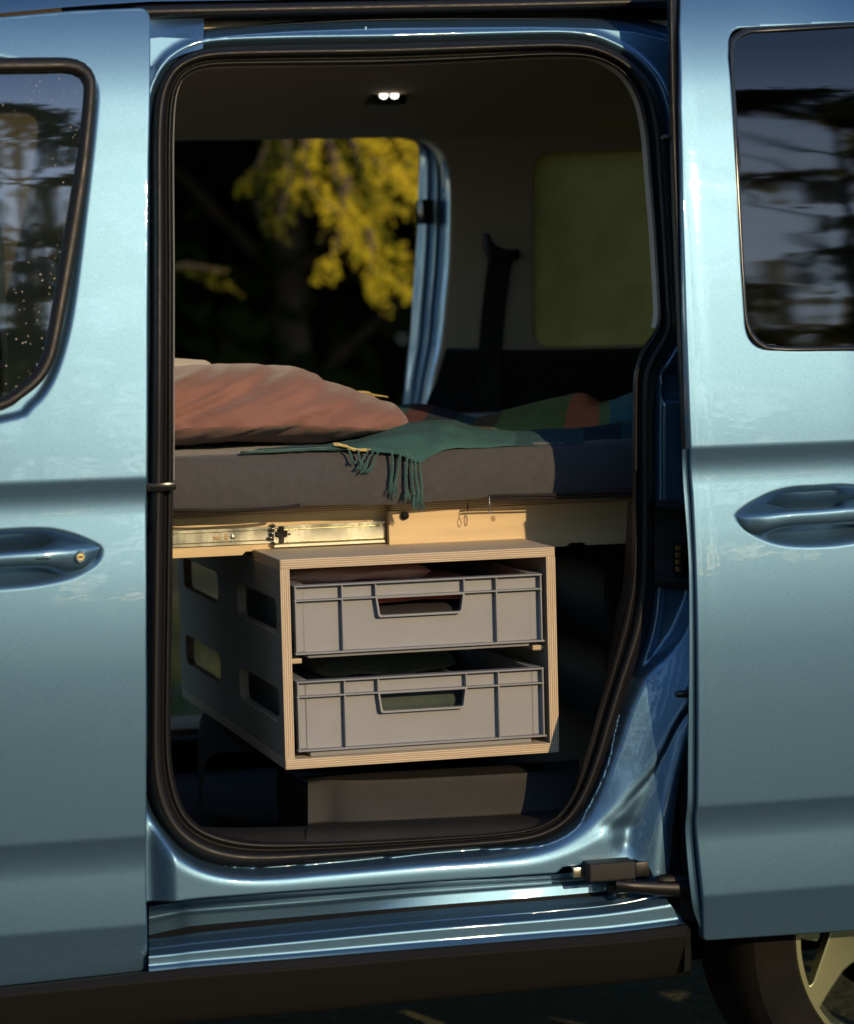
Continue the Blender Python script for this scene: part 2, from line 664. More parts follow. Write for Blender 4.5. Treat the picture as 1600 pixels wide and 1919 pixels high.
# signed distances in the (x, z) plane of the body side
def sdf_poly(poly, X, Z):
    p = np.array(poly, float)
    q = np.roll(p, -1, 0)
    d2 = np.full(X.shape, 1e9)
    ins = np.zeros(X.shape, bool)
    for (ax, az), (bx, bz) in zip(p, q):
        ex, ez = bx - ax, bz - az
        l2 = ex * ex + ez * ez
        if l2 < 1e-14:
            continue
        t = np.clip(((X - ax) * ex + (Z - az) * ez) / l2, 0, 1)
        d2 = np.minimum(d2, (X - ax - t * ex) ** 2 + (Z - az - t * ez) ** 2)
        if (az > -1e8) and az != bz:
            c = ((az > Z) != (bz > Z)) & (X < ex * (Z - az) / ez + ax)
            ins ^= c
    d = np.sqrt(d2)
    return np.where(ins, -d, d)


def dist_line(line, X, Z):
    p = np.array(line, float)
    d2 = np.full(X.shape, 1e9)
    for (ax, az), (bx, bz) in zip(p[:-1], p[1:]):
        ex, ez = bx - ax, bz - az
        l2 = ex * ex + ez * ez + 1e-14
        t = np.clip(((X - ax) * ex + (Z - az) * ez) / l2, 0, 1)
        d2 = np.minimum(d2, (X - ax - t * ex) ** 2 + (Z - az - t * ez) ** 2)
    return np.sqrt(d2)


def sstep(a, b, x):
    t = np.clip((x - a) / (b - a), 0, 1)
    return t * t * (3 - 2 * t)


def sheet(name, outer, holes, Yf, xs, zs, mt, parent, edge_r=.003, flange=.015, blur=0):
    """body panel: outline and holes in (x, z), depth Yf(x, z), rolled edges turned inwards"""
    X, Z = np.meshgrid(xs, zs)

    def S(x, z):
        s = sdf_poly(outer, x, z)
        for h in holes:
            s = np.maximum(s, -sdf_poly(h, x, z))
        return s
    G = S(X, Z) + edge_r
    Yg = Yf(X, Z)
    for _ in range(blur):
        for ax in (0, 1):
            a_ = np.concatenate([Yg.take([0], ax), Yg, Yg.take([-1], ax)], ax)
            k_ = Yg.shape[ax]
            Yg = (a_.take(range(k_), ax) + 2 * Yg + a_.take(range(2, k_ + 2), ax)) / 4
    if blur:
        def Yf(x, z):
            i = np.clip(np.searchsorted(xs, x) - 1, 0, len(xs) - 2)
            j = np.clip(np.searchsorted(zs, z) - 1, 0, len(zs) - 2)
            u = np.clip((x - xs[i]) / (xs[i + 1] - xs[i]), 0, 1)
            v = np.clip((z - zs[j]) / (zs[j + 1] - zs[j]), 0, 1)
            return (Yg[j, i] * (1 - u) + Yg[j, i + 1] * u) * (1 - v) + (Yg[j + 1, i] * (1 - u) + Yg[j + 1, i + 1] * u) * v
    nz_, nx_ = X.shape
    V, key, Fc = [], {}, []

    def vid(i, j):
        k = (i, j)
        if k not in key:
            key[k] = len(V)
            V.append((X[i, j], Z[i, j]))
        return key[k]

    def cut(a, b):
        k = (a, b) if a < b else (b, a)
        if k not in key:
            (i, j), (i2, j2) = k
            t = G[i, j] / (G[i, j] - G[i2, j2])
            key[k] = len(V)
            V.append((X[i, j] + t * (X[i2, j2] - X[i, j]), Z[i, j] + t * (Z[i2, j2] - Z[i, j])))
        return key[k]
    inside = G < 0
    any_in = inside[:-1, :-1] | inside[1:, :-1] | inside[:-1, 1:] | inside[1:, 1:]
    for i, j in zip(*np.nonzero(any_in)):
        cs = [(i, j), (i, j + 1), (i + 1, j + 1), (i + 1, j)]
        f = []
        for k in range(4):
            a, b = cs[k], cs[(k + 1) % 4]
            if inside[a]:
                f.append(vid(*a))
            if inside[a] != inside[b]:
                f.append(cut(a, b))
        if len(f) >= 3:
            Fc.append(tuple(f))
    V2 = np.array(V)
    cnt = {}
    for f in Fc:
        for k in range(len(f)):
            a, b = f[k], f[(k + 1) % len(f)]
            e = (min(a, b), max(a, b))
            cnt[e] = None if e in cnt else (a, b)
    x0, x1, z0, z1 = xs[0], xs[-1], zs[0], zs[-1]

    def rimmed(p):
        return x0 + 1e-6 < p[0] < x1 - 1e-6 and z0 + 1e-6 < p[1] < z1 - 1e-6
    bedges = [e for e in cnt.values() if e is not None]
    bedges = [e for e in bedges if rimmed(V2[e[0]]) or rimmed(V2[e[1]])]
    ids = sorted({i for e in bedges for i in e})
    bp = V2[ids]
    eps = 5e-4
    gx = S(bp[:, 0] + eps, bp[:, 1]) - S(bp[:, 0] - eps, bp[:, 1])
    gz = S(bp[:, 0], bp[:, 1] + eps) - S(bp[:, 0], bp[:, 1] - eps)
    gl = np.sqrt(gx * gx + gz * gz) + 1e-9
    gx, gz = gx / gl, gz / gl
    Y2 = Yf(V2[:, 0], V2[:, 1])
    V3 = [(a[0], y, a[1]) for a, y in zip(V2, Y2)]
    ring = {i: i for i in ids}
    steps = [(math.sin(a), 1 - math.cos(a), 0) for a in (R(22), R(45), R(68), R(90))] + [(1, 1, flange)]
    for so_, sy, fl in steps:
        new = {}
        for k, i in enumerate(ids):
            new[i] = len(V3)
            V3.append((bp[k, 0] + gx[k] * edge_r * so_, Y2[i] + edge_r * sy + fl, bp[k, 1] + gz[k] * edge_r * so_))
        for a, b in bedges:
            Fc.append((ring[b], ring[a], new[a], new[b]))
        ring = new
    return obj(name, V3, Fc, mt, parent, True, auto=55)


def slope_profile(knots, z_anchor, y_anchor):
    """Y(z) from a piecewise linear list of (z, dY/dz); repeated z = crease"""
    kz = np.array([k[0] for k in knots], float)
    ks = np.array([k[1] for k in knots], float)
    for i in range(1, len(kz)):
        if kz[i] <= kz[i - 1]:
            kz[i] = kz[i - 1] + 1e-4
    zz = np.linspace(kz[0], kz[-1], 6000)
    ss = np.interp(zz, kz, ks)
    yy = np.concatenate([[0], np.cumsum((ss[1:] + ss[:-1]) / 2 * np.diff(zz))])
    yy += y_anchor - np.interp(z_anchor, zz, yy)
    return lambda z: np.interp(z, zz, yy)


def poly_on(pts, Yf):
    return [(lambda q: (q[0], q[2]))(on_surf(a[0], a[1], Yf)) for a in pts]


# ================================================================== GROUND
def ground():
    n = 60
    xs = np.concatenate([-np.geomspace(250, .5, n), np.geomspace(.5, 250, n)])
    V = [(x + 1, y, 0.02 * noise.noise((x * .3, y * .3, 0)) * min(1, max(0, (abs(x) + abs(y) - 4) / 6))) for y in xs for x in xs]
    k = len(xs)
    Fc = [(i * k + j, i * k + j + 1, (i + 1) * k + j + 1, (i + 1) * k + j) for i in range(k - 1) for j in range(k - 1)]
    o = obj('ground', V, Fc, M['ground'])
    tag(o, 'rough grassy ground under and around the blue van', None, None, 'structure')


ground()

# ================================================================== VAN BODY
van = thing('camper_van', 'blue metallic camper van with its side door slid open', 'van', (-.3, .8, 0))

ZL0, ZL1 = P(760, 640, 0)[2], P(760, 0, .09)[2]


def leanY(x, z):
    t = np.clip((np.asarray(z, float) - ZL0) / (ZL1 - ZL0), 0, 1.1)
    return .09 * t ** 1.2 + 0 * np.asarray(x, float)


def on_surf(px, py, Yf, it=9):
    Y = 0.
    for _ in range(it):
        q = P(px, py, Y)
        Y = float(Yf(np.array([q[0]]), np.array([q[2]]))[0])
    return q


def PS(px, py, dy=0.):
    """point at depth dy from the leaning plane of the door opening"""
    q = on_surf(px, py, leanY)
    return P(px, py, q[1] + dy)


SEAL = [(720, 79, 720, 121), (870, 75, 870, 115), (1000, 72, 1000, 108), (1060, 72, 1055, 107), (1110, 78, 1105, 110), (1150, 94, 1141, 122),
        (1183, 113, 1164, 138), (1210, 138, 1181, 160), (1228, 165, 1194, 186), (1240, 200, 1203, 218), (1248, 250, 1210, 264), (1253, 320, 1215, 328),
        (1260, 440, 1224, 440), (1267, 560, 1231, 555), (1271, 598, 1232, 590), (1270, 618, 1228, 615), (1262, 642, 1216, 634), (1245, 670, 1201, 657),
        (1233, 692, 1191, 684), (1228, 722, 1186, 712), (1226, 800, 1185, 800), (1226, 900, 1185, 900), (1226, 1000, 1185, 1000),
        (1224, 1100, 1182, 1085), (1216, 1170, 1172, 1145), (1200, 1226, 1158, 1205), (1178, 1285, 1142, 1262), (1157, 1352, 1119, 1340),
        (1138, 1414, 1100, 1408), (1115, 1474, 1080, 1468), (1096, 1510, 1061, 1505), (1076, 1538, 1040, 1530), (1046, 1561, 1010, 1546),
        (1000, 1579, 965, 1556), (900, 1590, 895, 1563), (800, 1598, 800, 1569), (700, 1608, 700, 1574), (600, 1617, 600, 1577), (500, 1626, 505, 1577),
        (430, 1625, 450, 1572), (375, 1610, 402, 1560), (330, 1579, 366, 1541), (300, 1538, 342, 1508), (283, 1490, 326, 1452), (277, 1430, 320, 1390),
        (277, 1330, 320, 1300), (279, 1100, 323, 1100), (282, 900, 325, 900), (284, 700, 325, 700), (285, 500, 325, 500), (285, 350, 324, 350),
        (285, 275, 324, 268), (288, 205, 326, 210), (298, 160, 331, 174), (320, 123, 343, 147), (349, 102, 367, 132), (385, 90, 397, 126), (439, 85, 450, 124),
        (551, 81.5, 560, 123)]

seal_out = [PS(a, b, .0) for a, b, _, _ in SEAL]
SO = [(q[0], q[2]) for q in spline(seal_out, 240, True)]


def seal_loft(name, prof, mt, parent, n=260):
    rails = []
    for v, Y in prof:
        rails.append([PS(a + (c - a) * v, b + (d - b) * v, Y) for a, b, c, d in SEAL])
    return loft(name, rails, mt, parent, n=n, sub=4, closed=True, uv=False, px=False)


seal_loft('door_seal', [(-.08, .030), (-.04, .010), (0, .002), (.12, -.012), (.30, -.019), (.48, -.017), (.60, -.008), (.67, -.001), (.73, -.003), (.82, -.007), (.92, -.004), (.98, .006), (1.0, .03)],
          M['rubber'], van)
# clip on the B-pillar seal
c0 = P(300, 912, -.02)
box('seal_clip', c0[0] - .018, c0[0] + .022, -.032, -.008, c0[2] - .006, c0[2] + .006, M['gloss_black'], van, .002)

# inner door frame trim (upper part): thin lip inside the seal
INN = [(c, d) for _, _, c, d in SEAL]


def trim_path(i0, i1):
    k = len(INN)
    i = i0
    out = []
    while True:
        out.append(INN[i % k])
        if i % k == i1 % k:
            break
        i += 1
    return out


ci = [i for i, q in enumerate(INN) if q == (325, 900)][0]
ce = [i for i, q in enumerate(INN) if q == (1228, 615)][0]
tp = trim_path(ci, ce + len(INN))
cx, cz = 760, 600


def inset(path, k, wR, wT, wL):
    out = []
    for i, (x, y) in enumerate(path):
        a = np.array(path[max(i - 1, 0)])
        b = np.array(path[min(i + 1, len(path) - 1)])
        t = (b - a) / (np.linalg.norm(b - a) + 1e-9)
        n_ = np.array([-t[1], t[0]])
        if np.dot(n_, [cx - x, cz - y]) < 0:
            n_ = -n_
        wd = wL if x < 350 else (wR if x > 1120 else wT)
        out.append((x + n_[0] * wd * k, y + n_[1] * wd * k))
    return out


lo_ = [tuple(PS(x, y, .028)) for x, y in inset(tp, -1, 2, 2, 2)]
l1_ = [tuple(PS(x, y, .034)) for x, y in inset(tp, 1, .5, 1, .5)]
l2_ = [tuple(PS(x, y, .060)) for x, y in inset(tp, 1, 7.5, 3, 2)]
l3_ = [tuple(PS(x, y, .064)) for x, y in inset(tp, 1, 8.5, 3.5, 2)]
loft('door_frame_trim', [lo_, l1_, l2_, l3_], M['trim'], van, n=160, sub=3, uv=False, px=False)

# ---- body side around the opening (outer skin, C-pillar, fascia under the door)
Bc = [(1300, 1085), (1292, 1122), (1283, 1145), (1266, 1185), (1246, 1214), (1222, 1240), (1200, 1264), (1182, 1298), (1165, 1340), (1150, 1384), (1128, 1442), (1108, 1492), (1088, 1522), (1060, 1546),
      (1010, 1571), (900, 1592), (800, 1600), (700, 1610), (600, 1619), (500, 1628), (430, 1627), (372, 1613), (328, 1582), (297, 1540), (280, 1490), (273, 1430)]
Ec = [(1330, 1290), (1290, 1320), (1262, 1360), (1243, 1400), (1218, 1450), (1184, 1491), (1157, 1522), (1116, 1557), (1069, 1582), (1000, 1603), (900, 1612), (800, 1619), (700, 1627), (600, 1636), (500, 1643),
      (425, 1640), (366, 1624), (318, 1592), (288, 1545), (272, 1490), (262, 1430)]
Vc = [(1330, 1200), (1300, 1290), (1268, 1365), (1240, 1430), (1218, 1490), (1196, 1535), (1180, 1580)]
Rc = [(1340, 1180), (1312, 1270), (1292, 1335), (1270, 1395), (1250, 1470), (1238, 1550), (1232, 1640)]
Dc = [(1350, 1180), (1325, 1280), (1302, 1360), (1285, 1406), (1273, 1450), (1261, 1546), (1252, 1638), (1246, 1700)]


def xz(line, Y, n=70):
    return [(q[0], q[2]) for q in spline([P(a, b, Y) for a, b in line], n)]


B2, E2, V2c, R2c, D2c = xz(Bc, -.006), xz(Ec, -.045, 90), xz(Vc, -.05, 20), xz(Rc, -.06, 20), xz(Dc, -.05, 20)
far_ = .75
E_poly = E2 + [(-1.0, E2[-1][1]), (-1.0, 3), (1.2, 3), (1.2, E2[0][1])]        # inside = door side
B_poly = B2 + [(-1.0, B2[-1][1]), (-1.0, 3), (1.2, 3), (1.2, B2[0][1])]
D_poly = D2c[::-1] + [(2, D2c[0][1]), (2, D2c[-1][1])]
pk = [(q[0], q[2]) for q in [P(1237, 692, 0), P(1300, 676, 0), P(1300, 754, 0), P(1237, 754, 0)]]
pk = rpoly(pk, .012)
dent = P(1165, 1552, -.05)


def body_Y(x, z):
    x = np.asarray(x, float)
    z = np.asarray(z, float)
    ds = sdf_poly(SO, x, z)
    # flange round the seal with a rolled edge
    Yf = .012 - .017 * sstep(0, .008, ds) + .007 * sstep(.009, .020, ds)
    sE, sB = sdf_poly(E_poly, x, z), sdf_poly(B_poly, x, z)
    dB, dE = np.abs(sB), np.abs(sE)
    t = np.where(sB < 0, 0, np.where(sE > 0, 1, dB / (dB + dE + 1e-6)))
    ramp_ = -.032 * (1 - (1 - t) ** 1.3)
    rnd = .003 * np.exp(-(dE / .007) ** 2)
    rt = sstep(.10, .22, x)
    Y = np.where(sB < 0, Yf, -.016 - .012 * rt + ramp_ * (1 - .375 * rt)) + rnd
    right = sstep(.16, .24, x)
    Y = Y + np.where(sE > 0, 1, .0) * right * .012 * np.exp(-(dist_line(V2c, x, z) / .020) ** 2)
    Y = Y - right * .016 * np.exp(-(dist_line(R2c, x, z) / .030) ** 2)
    sD = sdf_poly(D_poly, x, z)
    Y = Y + .05 * sstep(.004, -.022, sD) * (z < 1.0)
    Y = Y + .016 * sstep(.002, -.012, sdf_poly(pk, x, z))
    Y = Y + .005 * np.exp(-((x - dent[0]) / .028) ** 2 - ((z - dent[2]) / .012) ** 2)
    # soft body curvature
    return Y + leanY(x, z) + .03 * sstep(-.405, -.44, x) * (z < 1.0)


lip_b = [(283, 1698), (330, 1690), (380, 1684), (600, 1667), (800, 1653), (1044, 1637), (1056, 1626), (1090, 1622)]
roller_pocket = [(1090, 1622), (1190, 1612), (1212, 1625), (1222, 1650), (1226, 1690)]
trk = [(383, 72), (460, 64), (551, 58), (720, 52), (1000, 50), (1125, 53), (1190, 60), (1262, 78)]
outline = [(262, 72), (300, 68)] + trk + [(1345, 90), (1345, 1700), (1226, 1702)] + roller_pocket[::-1] + lip_b[::-1][1:] + [(262, 1702)]
outl = [(q[0], q[2]) for q in [P(a, b, -.05) if b > 1500 else PS(a, b, 0) for a, b in outline]]
hole_ = [(a, b) for a, b in SO]
sx = np.arange(-.46, .512, .0026)
szs = np.arange(.40, 1.80, .0026)
SOin = [(q[0], q[2]) for q in spline([PS(a + (c - a) * .06, b + (d - b) * .06, 0) for a, b, c, d in SEAL], 240, True)]
sheet('body_side', outl, [SOin], body_Y, sx, szs, M['paint'], van, .002, .04, blur=2)

# ---- header: painted track, gutter, roof edge
loft('roof_track', [[(383, 72, .004), (460, 65, .004), (551, 59, .004), (720, 53, .004), (1000, 51, .004), (1125, 54, .004), (1200, 64, .004), (1262, 80, .004)],
                    [(383, 66, .012), (460, 59, .016), (551, 53, .02), (720, 46, .02), (1000, 44, .02), (1125, 46, .02), (1200, 56, .02), (1262, 72, .02)],
                    [(383, 58, .03), (460, 51, .035), (551, 45, .04), (720, 38, .04), (1000, 36, .04), (1125, 38, .04), (1200, 48, .035), (1262, 66, .03)],
                    [(383, 50, .10), (460, 44, .10), (551, 38, .10), (720, 30, .10), (1000, 28, .10), (1125, 29, .10), (1200, 34, .10), (1262, 40, .10)]],
     M['paint'], van, n=90, sub=5, uv=False, px='lean')
sm = PS(686, 62, .0)
box('track_bracket', sm[0] - .0018, sm[0] + .0018, sm[1] + .002, sm[1] + .02, sm[2] - .010, sm[2] + .010, M['paint'], van, .0015)
loft('gutter_seal', [[(255, 14, .03), (282, 9, .03), (720, 1, .03), (1000, -4, .03), (1275, -10, .03)], [(255, 20, .015), (282, 15, .015), (720, 6, .015), (1000, 1, .015), (1275, -6, .015)],
                     [(255, 31, .015), (282, 27, .015), (720, 18, .015), (1000, 13, .015), (1275, 6, .015)],
                     [(255, 37, .03), (282, 36, .03), (720, 26, .03), (1000, 20, .03), (1275, 14, .03)], [(255, 38, .07), (282, 37, .07), (720, 27, .07), (1000, 21, .07), (1275, 15, .07)]], M['rubber'], van, n=60, sub=4, uv=False, px='lean')
loft('corner_plate', [[(268, 36, .03), (330, 34, .03), (382, 33, .03)], [(268, 62, .028), (330, 52, .018), (382, 42, .012)], [(268, 96, .022), (330, 70, .012), (382, 50, .006)], [(268, 140, .0), (318, 96, .004), (381, 70, .0)],
                      [(268, 180, -.004), (316, 116, -.004), (380, 91, -.004)], ], M['paint'], van, n=30, sub=6, uv=False, px='lean')
# dark cavity behind the track
box('track_cavity', -.5, .7, .17, .19, 1.70, 1.80, M['black'], van, .001)


# roof
def roofY(t):
    return .085 + 1.40 * t


rv, rf = [], []
prof = [(.115, 1.778), (.124, 1.792), (.15, 1.812), (.22, 1.835), (.4, 1.86), (.8, 1.875), (1.2, 1.86), (1.4, 1.835), (1.48, 1.81), (1.52, 1.78)]
rz = P(700, -2, .115)[2]
prof = [(y, z - 1.778 + rz) for y, z in prof]
xsr = np.linspace(-1.1, 1.75, 60)
red = [P(-300, 52, .115), P(0, 25, .115), P(140, 12, .115), P(282, 3, .115), P(700, -3, .115), P(1250, -14, .115)]
for x in xsr:
    for y, z in prof:
        rv.append((x, y, z - rz + float(np.interp(x, [q_[0] for q_ in red], [q_[2] for q_ in red])) - .01 * max(0, x - 1) ** 2))
k = len(prof)
for i in range(len(xsr) - 1):
    for j in range(k - 1):
        rf.append((i * k + j, (i + 1) * k + j, (i + 1) * k + j + 1, i * k + j + 1))
obj('roof', rv, rf, M['paint'], van)

# ---- sill: door track, tread, cladding
XL = 279
loft('sill_track', [
    [(XL, 1699, -.046), (330, 1691, -.046), (380, 1685, -.046), (600, 1668, -.046), (800, 1654, -.046), (1044, 1638, -.046), (1150, 1622, -.046), (1236, 1612, -.046)],
    [(XL, 1701, .075), (330, 1694, .07), (380, 1690, .06), (600, 1676, .04), (800, 1662, .012), (1044, 1648, .0), (1150, 1640, -.01), (1236, 1632, -.01)],
    [(XL, 1722, .085), (330, 1712, .078), (380, 1706, .066), (600, 1690, .04), (800, 1672, .012), (1044, 1654, .0), (1150, 1648, -.01), (1236, 1640, -.01)],
    [(XL, 1724, .075), (330, 1714, .068), (380, 1708, .056), (600, 1692, .03), (800, 1674, .0), (1044, 1656, -.008), (1150, 1650, -.014), (1236, 1642, -.014)],
    [(XL, 1752, .06), (330, 1741, .055), (380, 1733, .045), (600, 1714, .02), (800, 1697, -.006), (1044, 1678, -.012), (1150, 1668, -.016), (1236, 1660, -.016)],
], M['paint'], van, n=90, sub=3, sharp=(0, 1, 2, 3), uv=False)
loft('track_liner', [
    [(XL, 1752, .06), (330, 1741, .055), (380, 1733, .045), (600, 1714, .02), (800, 1697, -.006), (1044, 1678, -.012), (1150, 1668, -.016), (1236, 1660, -.016)],
    [(XL, 1760, -.006), (330, 1754, -.006), (380, 1747, -.01), (600, 1724, -.014), (800, 1705, -.016), (1044, 1685, -.02), (1150, 1675, -.022), (1236, 1668, -.022)]], M['plastic'], van, n=60, sub=2, uv=False)
loft('sill_tread', [
    [(XL, 1760, -.006), (330, 1754, -.006), (380, 1747, -.01), (600, 1724, -.014), (800, 1705, -.016), (1044, 1685, -.02), (1150, 1675, -.022), (1236, 1660, -.022)],
    [(XL, 1766, -.012), (330, 1759, -.014), (380, 1753, -.016), (600, 1731, -.022), (800, 1711, -.024), (1044, 1692, -.028), (1150, 1682, -.03), (1240, 1664, -.03)],
    [(XL, 1768, -.018), (330, 1762, -.02), (380, 1756, -.022), (600, 1734, -.026), (800, 1715, -.028), (1044, 1696, -.032), (1150, 1686, -.034), (1242, 1668, -.034)],
    [(XL, 1776, -.034), (330, 1770, -.036), (380, 1764, -.038), (600, 1743, -.042), (800, 1724, -.044), (1044, 1704, -.046), (1150, 1693, -.048), (1244, 1674, -.048)],
    [(XL, 1779, -.037), (330, 1773, -.039), (380, 1767, -.041), (600, 1746, -.045), (800, 1727, -.047), (1044, 1707, -.048), (1150, 1696, -.05), (1246, 1677, -.05)],
    [(XL, 1787, -.052), (330, 1782, -.053), (380, 1776, -.055), (600, 1755, -.058), (800, 1736, -.06), (1044, 1716, -.06), (1150, 1705, -.06), (1250, 1686, -.06)],
    [(XL, 1792, -.061), (330, 1787, -.061), (380, 1781, -.063), (600, 1760, -.066), (800, 1741, -.068), (1044, 1721, -.068), (1150, 1710, -.068), (1256, 1695, -.068)],
    [(XL, 1810, -.060), (330, 1805, -.060), (380, 1800, -.062), (600, 1782, -.065), (800, 1765, -.067), (1044, 1746, -.067), (1150, 1738, -.067), (1278, 1722, -.067)],
    [(XL, 1814, -.064), (330, 1809, -.064), (380, 1804, -.066), (600, 1786, -.069), (800, 1769, -.071), (1044, 1750, -.071), (1150, 1742, -.071), (1280, 1726, -.071)],
    [(XL, 1820, -.076), (330, 1815, -.076), (380, 1810, -.078), (600, 1792, -.08), (800, 1776, -.08), (1044, 1756, -.08), (1150, 1747, -.08), (1284, 1731, -.08)],
], M['paint'], van, n=90, sub=4, sharp=(0, 2, 4, 6, 7), uv=False)
loft('rocker_cladding', [
    [(-420, 1884, -.06), (-60, 1856, -.06), (XL - 6, 1820, -.06), (380, 1809, -.06), (600, 1791, -.06), (800, 1774, -.06), (1044, 1755, -.06), (1150, 1746, -.06), (1284, 1730, -.06)],
    [(-420, 1886, -.084), (-60, 1858, -.084), (XL, 1822, -.086), (380, 1811, -.086), (600, 1793, -.086), (800, 1777, -.086), (1044, 1757, -.086), (1150, 1748, -.086), (1287, 1732, -.086)],
    [(-420, 1900, -.096), (-60, 1872, -.096), (XL, 1838, -.098), (380, 1828, -.098), (600, 1811, -.098), (800, 1793, -.098), (1044, 1774, -.098), (1150, 1765, -.098), (1287, 1750, -.098)],
    [(-420, 1906, -.097), (-60, 1878, -.097), (XL, 1844, -.099), (380, 1834, -.099), (600, 1817, -.099), (800, 1799, -.099), (1044, 1780, -.099), (1150, 1771, -.099), (1287, 1756, -.099)],
    [(-420, 1985, -.062), (-60, 1955, -.062), (XL, 1916, -.064), (380, 1906, -.064), (600, 1888, -.064), (800, 1868, -.064), (1044, 1846, -.064), (1150, 1837, -.064), (1284, 1822, -.064)],
    [(-420, 1990, -.05), (-60, 1960, -.05), (XL, 1921, -.05), (380, 1911, -.05), (600, 1892, -.05), (800, 1872, -.05), (1044, 1850, -.05), (1150, 1841, -.05), (1282, 1826, -.05)],
    [(-420, 1985, .10), (-60, 1955, .10), (XL, 1916, .10), (380, 1906, .10), (600, 1887, .10), (800, 1867, .10), (1044, 1845, .10), (1150, 1836, .10), (1282, 1820, .10)],
], M['cladding'], van, n=80, sub=4, sharp=(1, 5), uv=False)
# end face of the cladding
e0, e1, e2, e3 = P(1284, 1732, -.082), P(1284, 1752, -.096), P(1282, 1822, -.084), P(1282, 1826, .1)
e4 = P(1284, 1728, .1)
obj('cladding_end', [e0, e1, e2, e3, e4, e1 + (.012, .01, 0), e2 + (.012, .01, 0), e3 + (.012, 0, 0), e4 + (.012, 0, 0), e0 + (.012, .01, 0)],
    [(0, 1, 5, 9), (1, 2, 6, 5), (2, 3, 7, 6), (9, 5, 6, 7, 8)], M['cladding'], van, False)

# ---- front door (closed) and sliding door (open): pressed skins
zb, zl, zv, zt = P(140, 900, -.06)[2], P(140, 1576, -.06)[2], P(140, 1744, -.055)[2], P(140, 1833, -.05)[2]
kn = [(zt - .1, -.20), (zv, -.23), (zv, -.045), (zl - .056, -.01), (zl - .035, -.12), (zl, -.29), (zl, -.075), (.70, -.055), (.80, -.025), (.90, .04), (.96, .085), (zb - .055, .10), (zb - .040, .02), (zb - .018, -.20), (zb, -.24), (zb, .07),
      (1.20, .10), (1.35, .12), (1.5, .14), (1.62, .20), (1.72, .38), (1.80, .6), (1.86, .9)]
fY0 = slope_profile(kn, zb, -.072)
bowlL = [(q[0], q[2]) for q in spline([P(a, b, -.06) for a, b in [(-60, 994), (0, 990), (60, 987), (100, 989), (140, 999), (175, 1014), (191, 1026), (188, 1048), (170, 1066), (130, 1086), (70, 1099), (0, 1106), (-60, 1109), (-130, 1100), (-160, 1050), (-130, 1004)]], 70, True)]


def bowl(x, z, poly, depth, wdt):
    s = sdf_poly(poly, x, z)
    t = np.clip(-s / wdt, 0, 1)
    return depth * (t * t * (3 - 2 * t)) ** .8


recess_pts = [(-400, 124), (120, 124), (160, 128), (184, 160), (182, 230), (165, 385), (146, 540), (128, 640), (100, 720), (60, 768), (0, 794), (-400, 860)]


def fY(x, z):
    x = np.asarray(x, float)
    z = np.asarray(z, float)
    Y = fY0(z) + .05 * np.clip(-(x + .5), 0, 9) ** 2
    Y = Y + bowl(x, z, bowlL, .040, .046)
    return Y + .009 * sstep(.0, -.012, sdf_poly(WREC, x, z))


WREC = [(9, 9), (9.1, 9), (9.1, 9.1)]
WREC = spline(poly_on(recess_pts, fY), 120, True).tolist()
doorL = rpoly(poly_on([(-620, 70), (-200, 45), (0, 32), (140, 20), (281, 14), (279, 300), (277, 600), (276, 900), (275, 1200), (275, 1500), (275, 1700), (277, 1819), (0, 1849), (-620, 1915)], fY),
              [0, 0, 0, 0, .018, 0, 0, 0, 0, 0, 0, .004, 0, 0])
winL = rpoly(poly_on([(-620, 128), (0, 120), (150, 116), (176, 140), (176, 170), (158, 330), (104, 640), (82, 705), (0, 760), (-620, 850)], fY), [0, 0, .03, .02, .01, 0, .02, .03, .05, 0])
x_edge = max(p_[0] for p_ in doorL)
xsL = np.concatenate([np.arange(-1.05, -.70, .012), np.arange(-.70, x_edge + .01, .0026)])
zh0, zh1 = P(100, 1112, -.05)[2], P(100, 980, -.05)[2]


def zgrid(a, b, h0, h1):
    return np.concatenate([np.arange(.28, a, .0036), np.arange(a + .001, b, .0016), np.arange(b + .001, 1.86, .0036)])


fd = sheet('front_door', doorL, [winL], fY, xsL, zgrid(zh0, zh1, 0, 0), M['paint'], van, .0028, .02)


def strip_pairs(name, pairs, prof, Yf, mt, parent, n=120, closed=False, sub=3):
    rails = []
    for v, dy in prof:
        r_ = []
        for a, b, c, d in pairs:
            q = on_surf(a + (c - a) * v, b + (d - b) * v, Yf)
            r_.append((q[0], q[1] + dy, q[2]))
        rails.append(r_)
    return loft(name, rails, mt, parent, n=n, sub=sub, closed=closed, px=False, uv=False)


def fYs(x, z):
    x = np.asarray(x, float)
    return fY0(np.asarray(z, float)) + .05 * np.clip(-(x + .5), 0, 9) ** 2


WP = [(-600, 118, -600, 148), (-200, 112, -200, 140), (0, 108, 0, 135), (80, 107, 80, 134), (130, 108, 124, 133), (158, 117, 144, 138), (175, 136, 156, 150), (180, 165, 158, 175), (172, 260, 149, 265), (164, 340, 138, 340), (140, 490, 113, 487), (112, 640, 88, 632), (98, 685, 76, 676),
      (78, 717, 58, 704), (45, 744, 30, 728), (0, 770, -5, 748), (-200, 835, -200, 810), (-600, 900, -600, 875)]
strip_pairs('window_seal', WP, [(-.02, .010), (0, .002), (.12, -.004), (.5, -.006), (.85, -.003), (1.0, .004), (1.02, .016)], fYs, M['rubber'], fd)
gp = spline(poly_on([(a[0] + (a[2] - a[0]) * .72, a[1] + (a[3] - a[1]) * .72) for a in WP], fYs), 90).tolist()


